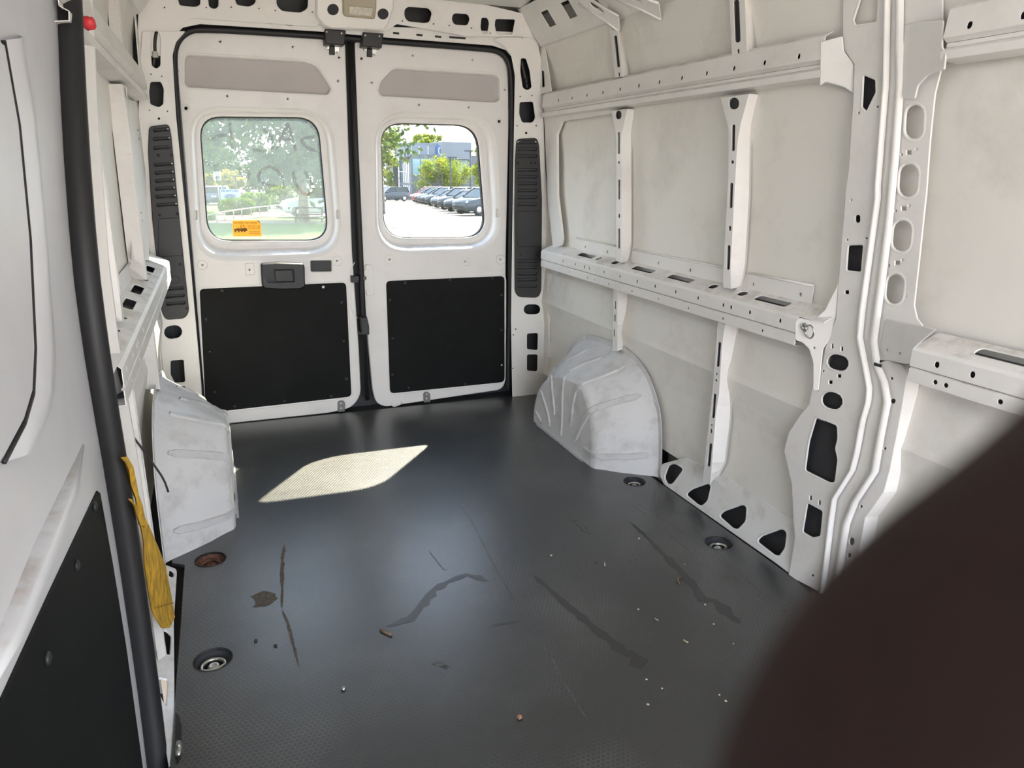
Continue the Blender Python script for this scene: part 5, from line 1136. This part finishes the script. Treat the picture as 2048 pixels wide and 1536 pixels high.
k = MB(); k.tube([(cxx, Ys+.06, gz(Ys)), (cxx, Ys+.06, czz+hg*.4)], .05, 6); k.build('post', M_post, O)
text_on('40', hg*.55, (cxx, Ys-.03, czz-hg*.22), (1, 0, 0), (0, 0, 1), M_ink2, 'number', O, .9, .015)
text_on('SPEED', hg*.2, (cxx, Ys-.03, czz+hg*.32), (1, 0, 0), (0, 0, 1), M_ink2, 'lettering', O, .9)
text_on('LIMIT', hg*.2, (cxx, Ys-.03, czz+hg*.12), (1, 0, 0), (0, 0, 1), M_ink2, 'lettering', O, .9)
# handrail
O = empty('handrail', ga(480, 440), 'low pale metal handrail sloping past the hedges', 'railing'); M_rail = simple('pale_rail_paint', (.36, .36, .33), .5)
hr = [ga(*q)+V((0, 0, .42)) for q in ((416,450),(450,441),(484,434),(520,428),(552,424),(590,418))]
k = MB(); k.tube(hr, .035, 6); k.build('top_rail', M_rail, O)
for i in range(len(hr)-1):
    for t in (0, .5):
        p = hr[i].lerp(hr[i+1], t); k = MB(); k.tube([p, V((p.x, p.y, gz(p.y)))], .022, 6); k.build('post', M_rail, O)
# bench
O = empty('bench', ga(615, 444), 'black metal bench frame in front of the tree trunk', 'bench'); M_bl = simple('black_bench_metal', (.02, .02, .022), .5); Yk = ga(600, 444).y-.6
def bq(x, y): return at(x, y, Y=Yk)
k = MB(); k.tube([bq(586,431), bq(586,417.5), bq(588,415.5), bq(642,415.5), bq(645.5,418), bq(645.5,427), bq(643,429), bq(588,429.5)], .028, 6); k.build('back_frame', M_bl, O)
for x in (591.5, 643.5): k = MB(); k.tube([bq(x,416), V((bq(x,440).x, Yk, gz(Yk)))], .03, 6); k.build('leg', M_bl, O)
for d in (0, .14, .28): k = MB(); k.tube([bq(587,436)+V((0, -.1-d, 0)), bq(646,436)+V((0, -.1-d, 0))], .04, 6, flat=.4); k.build('seat_slat', M_bl, O)
# building
Yf = 100.0
O = empty('building', (at(860, 400, Y=Yf).x, Yf, gz(Yf)), 'grey concrete office building with dark glazed top band and blue emblem', 'building')
M_con = simple('grey_concrete_wall', (.13, .138, .15), .85, var=.08, vscale=.8); M_con2 = simple('pale_concrete_panel', (.16, .172, .19), .85); M_gw = simple('dark_blue_glazing', (.10, .13, .17), .15); M_gt = simple('teal_glazing', (.22, .33, .34), .15); M_wf = simple('white_window_frame', (.7, .7, .7), .5)
def bx(x0, x1, y0, y1, Y, dp, mat, nm, par=O):
    a, b = at(x0, y1, Y=Y), at(x1, y0, Y=Y); k = MB(); k.box(((a.x+b.x)/2, Y+dp/2, (a.z+b.z)/2), (abs(b.x-a.x)/2, dp/2, abs(b.z-a.z)/2)); return k.build(nm, mat, par)
bx(824, 985, 312, 402, Yf, 7, M_con, 'wall'); bx(810, 884, 287, 315, Yf+.4, 6, M_con2, 'upper_wall'); bx(812, 876, 292, 313, Yf+.1, .4, M_gw, 'glazed_band')
for x in (822, 838, 856): bx(x, x+.8, 292, 313, Yf, .2, M_wf, 'mullion')
bx(883, 943, 285, 318, Yf-1.2, 6, M_con2, 'parapet_block'); bx(876, 883.5, 291, 315, Yf-.6, 1, M_blue, 'emblem_panel')
k = MB(); c = at(880, 302, Y=Yf-.65); k.tube([c+V((.16*math.cos(t*.3142), 0, .42*math.sin(t*.3142))) for t in range(20)], .07, 5, True); k.build('emblem', M_wf, O)
bx(826, 840, 318, 350, Yf-.1, .3, M_gt, 'window'); bx(842, 872, 318, 345, Yf-.1, .3, M_gt, 'window'); bx(915, 935, 320, 345, Yf-.1, .3, M_gt, 'window'); bx(916, 917, 318, 346, Yf-.2, .2, M_wf, 'mullion')
# receding left facade with tall window strips
fa = at(823.6, 400, Y=Yf); fb = fa+V((-.05, 7.0, 0))
pf = Plane((fa.x, fa.y, gz(Yf)), (fb.x-fa.x, fb.y-fa.y, 0), (0, 0, 1)); Lf = math.hypot(fb.x-fa.x, fb.y-fa.y); Hf = at(826, 314, Y=Yf).z-gz(Yf)
k = MB(); k.slab(pf, [(0, 0), (Lf, 0), (Lf, Hf), (0, Hf)], -.3, 0, .02); k.build('side_wall', M_con2, O)
for i in range(6):
    u0 = Lf*(.10+.145*i)
    for v0, v1 in ((.08, .33), (.38, .92)):
        k = MB(); k.slab(pf, [(u0, Hf*v0), (u0+Lf*.09, Hf*v0), (u0+Lf*.09, Hf*v1), (u0, Hf*v1)], 0, .08, .01); W_ = k.build('window', M_gw, O)
        k = MB(); k.slab(pf, [(u0, Hf*(v0+v1)/2-.06), (u0+Lf*.09, Hf*(v0+v1)/2-.06), (u0+Lf*.09, Hf*(v0+v1)/2+.06), (u0, Hf*(v0+v1)/2+.06)], .08, .12, .01); k.build('mullion', M_wf, W_)
bx(788, 796, 318, 402, Yf+7.2, 5, M_gap, 'side_annex')
# lamp posts and poles
def lamp_post(x, ytop, Y, lab, arm=1):
    b = on_ground(x, Y); t = at(x, ytop, Y=Y); O = empty('lamp_post', b, lab, 'lamp post', 'lamp posts outside')
    k = MB(); k.tube([b, V((b.x, Y, t.z))], .07, 6); k.build('pole', M_gap, O)
    k = MB(); k.box((b.x+.15*arm, Y, t.z), (.42, .15, .06)); k.build('lamp_head', M_gap, O)
lamp_post(901.5, 315, 62, 'dark lamp post in front of the round yellow-green tree'); lamp_post(941, 302, 64, 'grey lamp post beside the yellowish end tree', -1)
lamp_post(533.5, 350, 60, 'dark lamp post between the rounded hedges'); lamp_post(566, 352, 66, 'dark pole behind the dark rounded hedge'); lamp_post(474.5, 352, 68, 'grey pole standing beside the blue and white banner')

# ================================================================== FINGER
M_skinf = simple('shaded_skin', (.014, .0052, .0048), .75, 0, .25, var=.25, vscale=900)  # skin colour darkened to carry the shade lying on the finger
def cpos(x, y, d): return CAM+ray(x, y)*d
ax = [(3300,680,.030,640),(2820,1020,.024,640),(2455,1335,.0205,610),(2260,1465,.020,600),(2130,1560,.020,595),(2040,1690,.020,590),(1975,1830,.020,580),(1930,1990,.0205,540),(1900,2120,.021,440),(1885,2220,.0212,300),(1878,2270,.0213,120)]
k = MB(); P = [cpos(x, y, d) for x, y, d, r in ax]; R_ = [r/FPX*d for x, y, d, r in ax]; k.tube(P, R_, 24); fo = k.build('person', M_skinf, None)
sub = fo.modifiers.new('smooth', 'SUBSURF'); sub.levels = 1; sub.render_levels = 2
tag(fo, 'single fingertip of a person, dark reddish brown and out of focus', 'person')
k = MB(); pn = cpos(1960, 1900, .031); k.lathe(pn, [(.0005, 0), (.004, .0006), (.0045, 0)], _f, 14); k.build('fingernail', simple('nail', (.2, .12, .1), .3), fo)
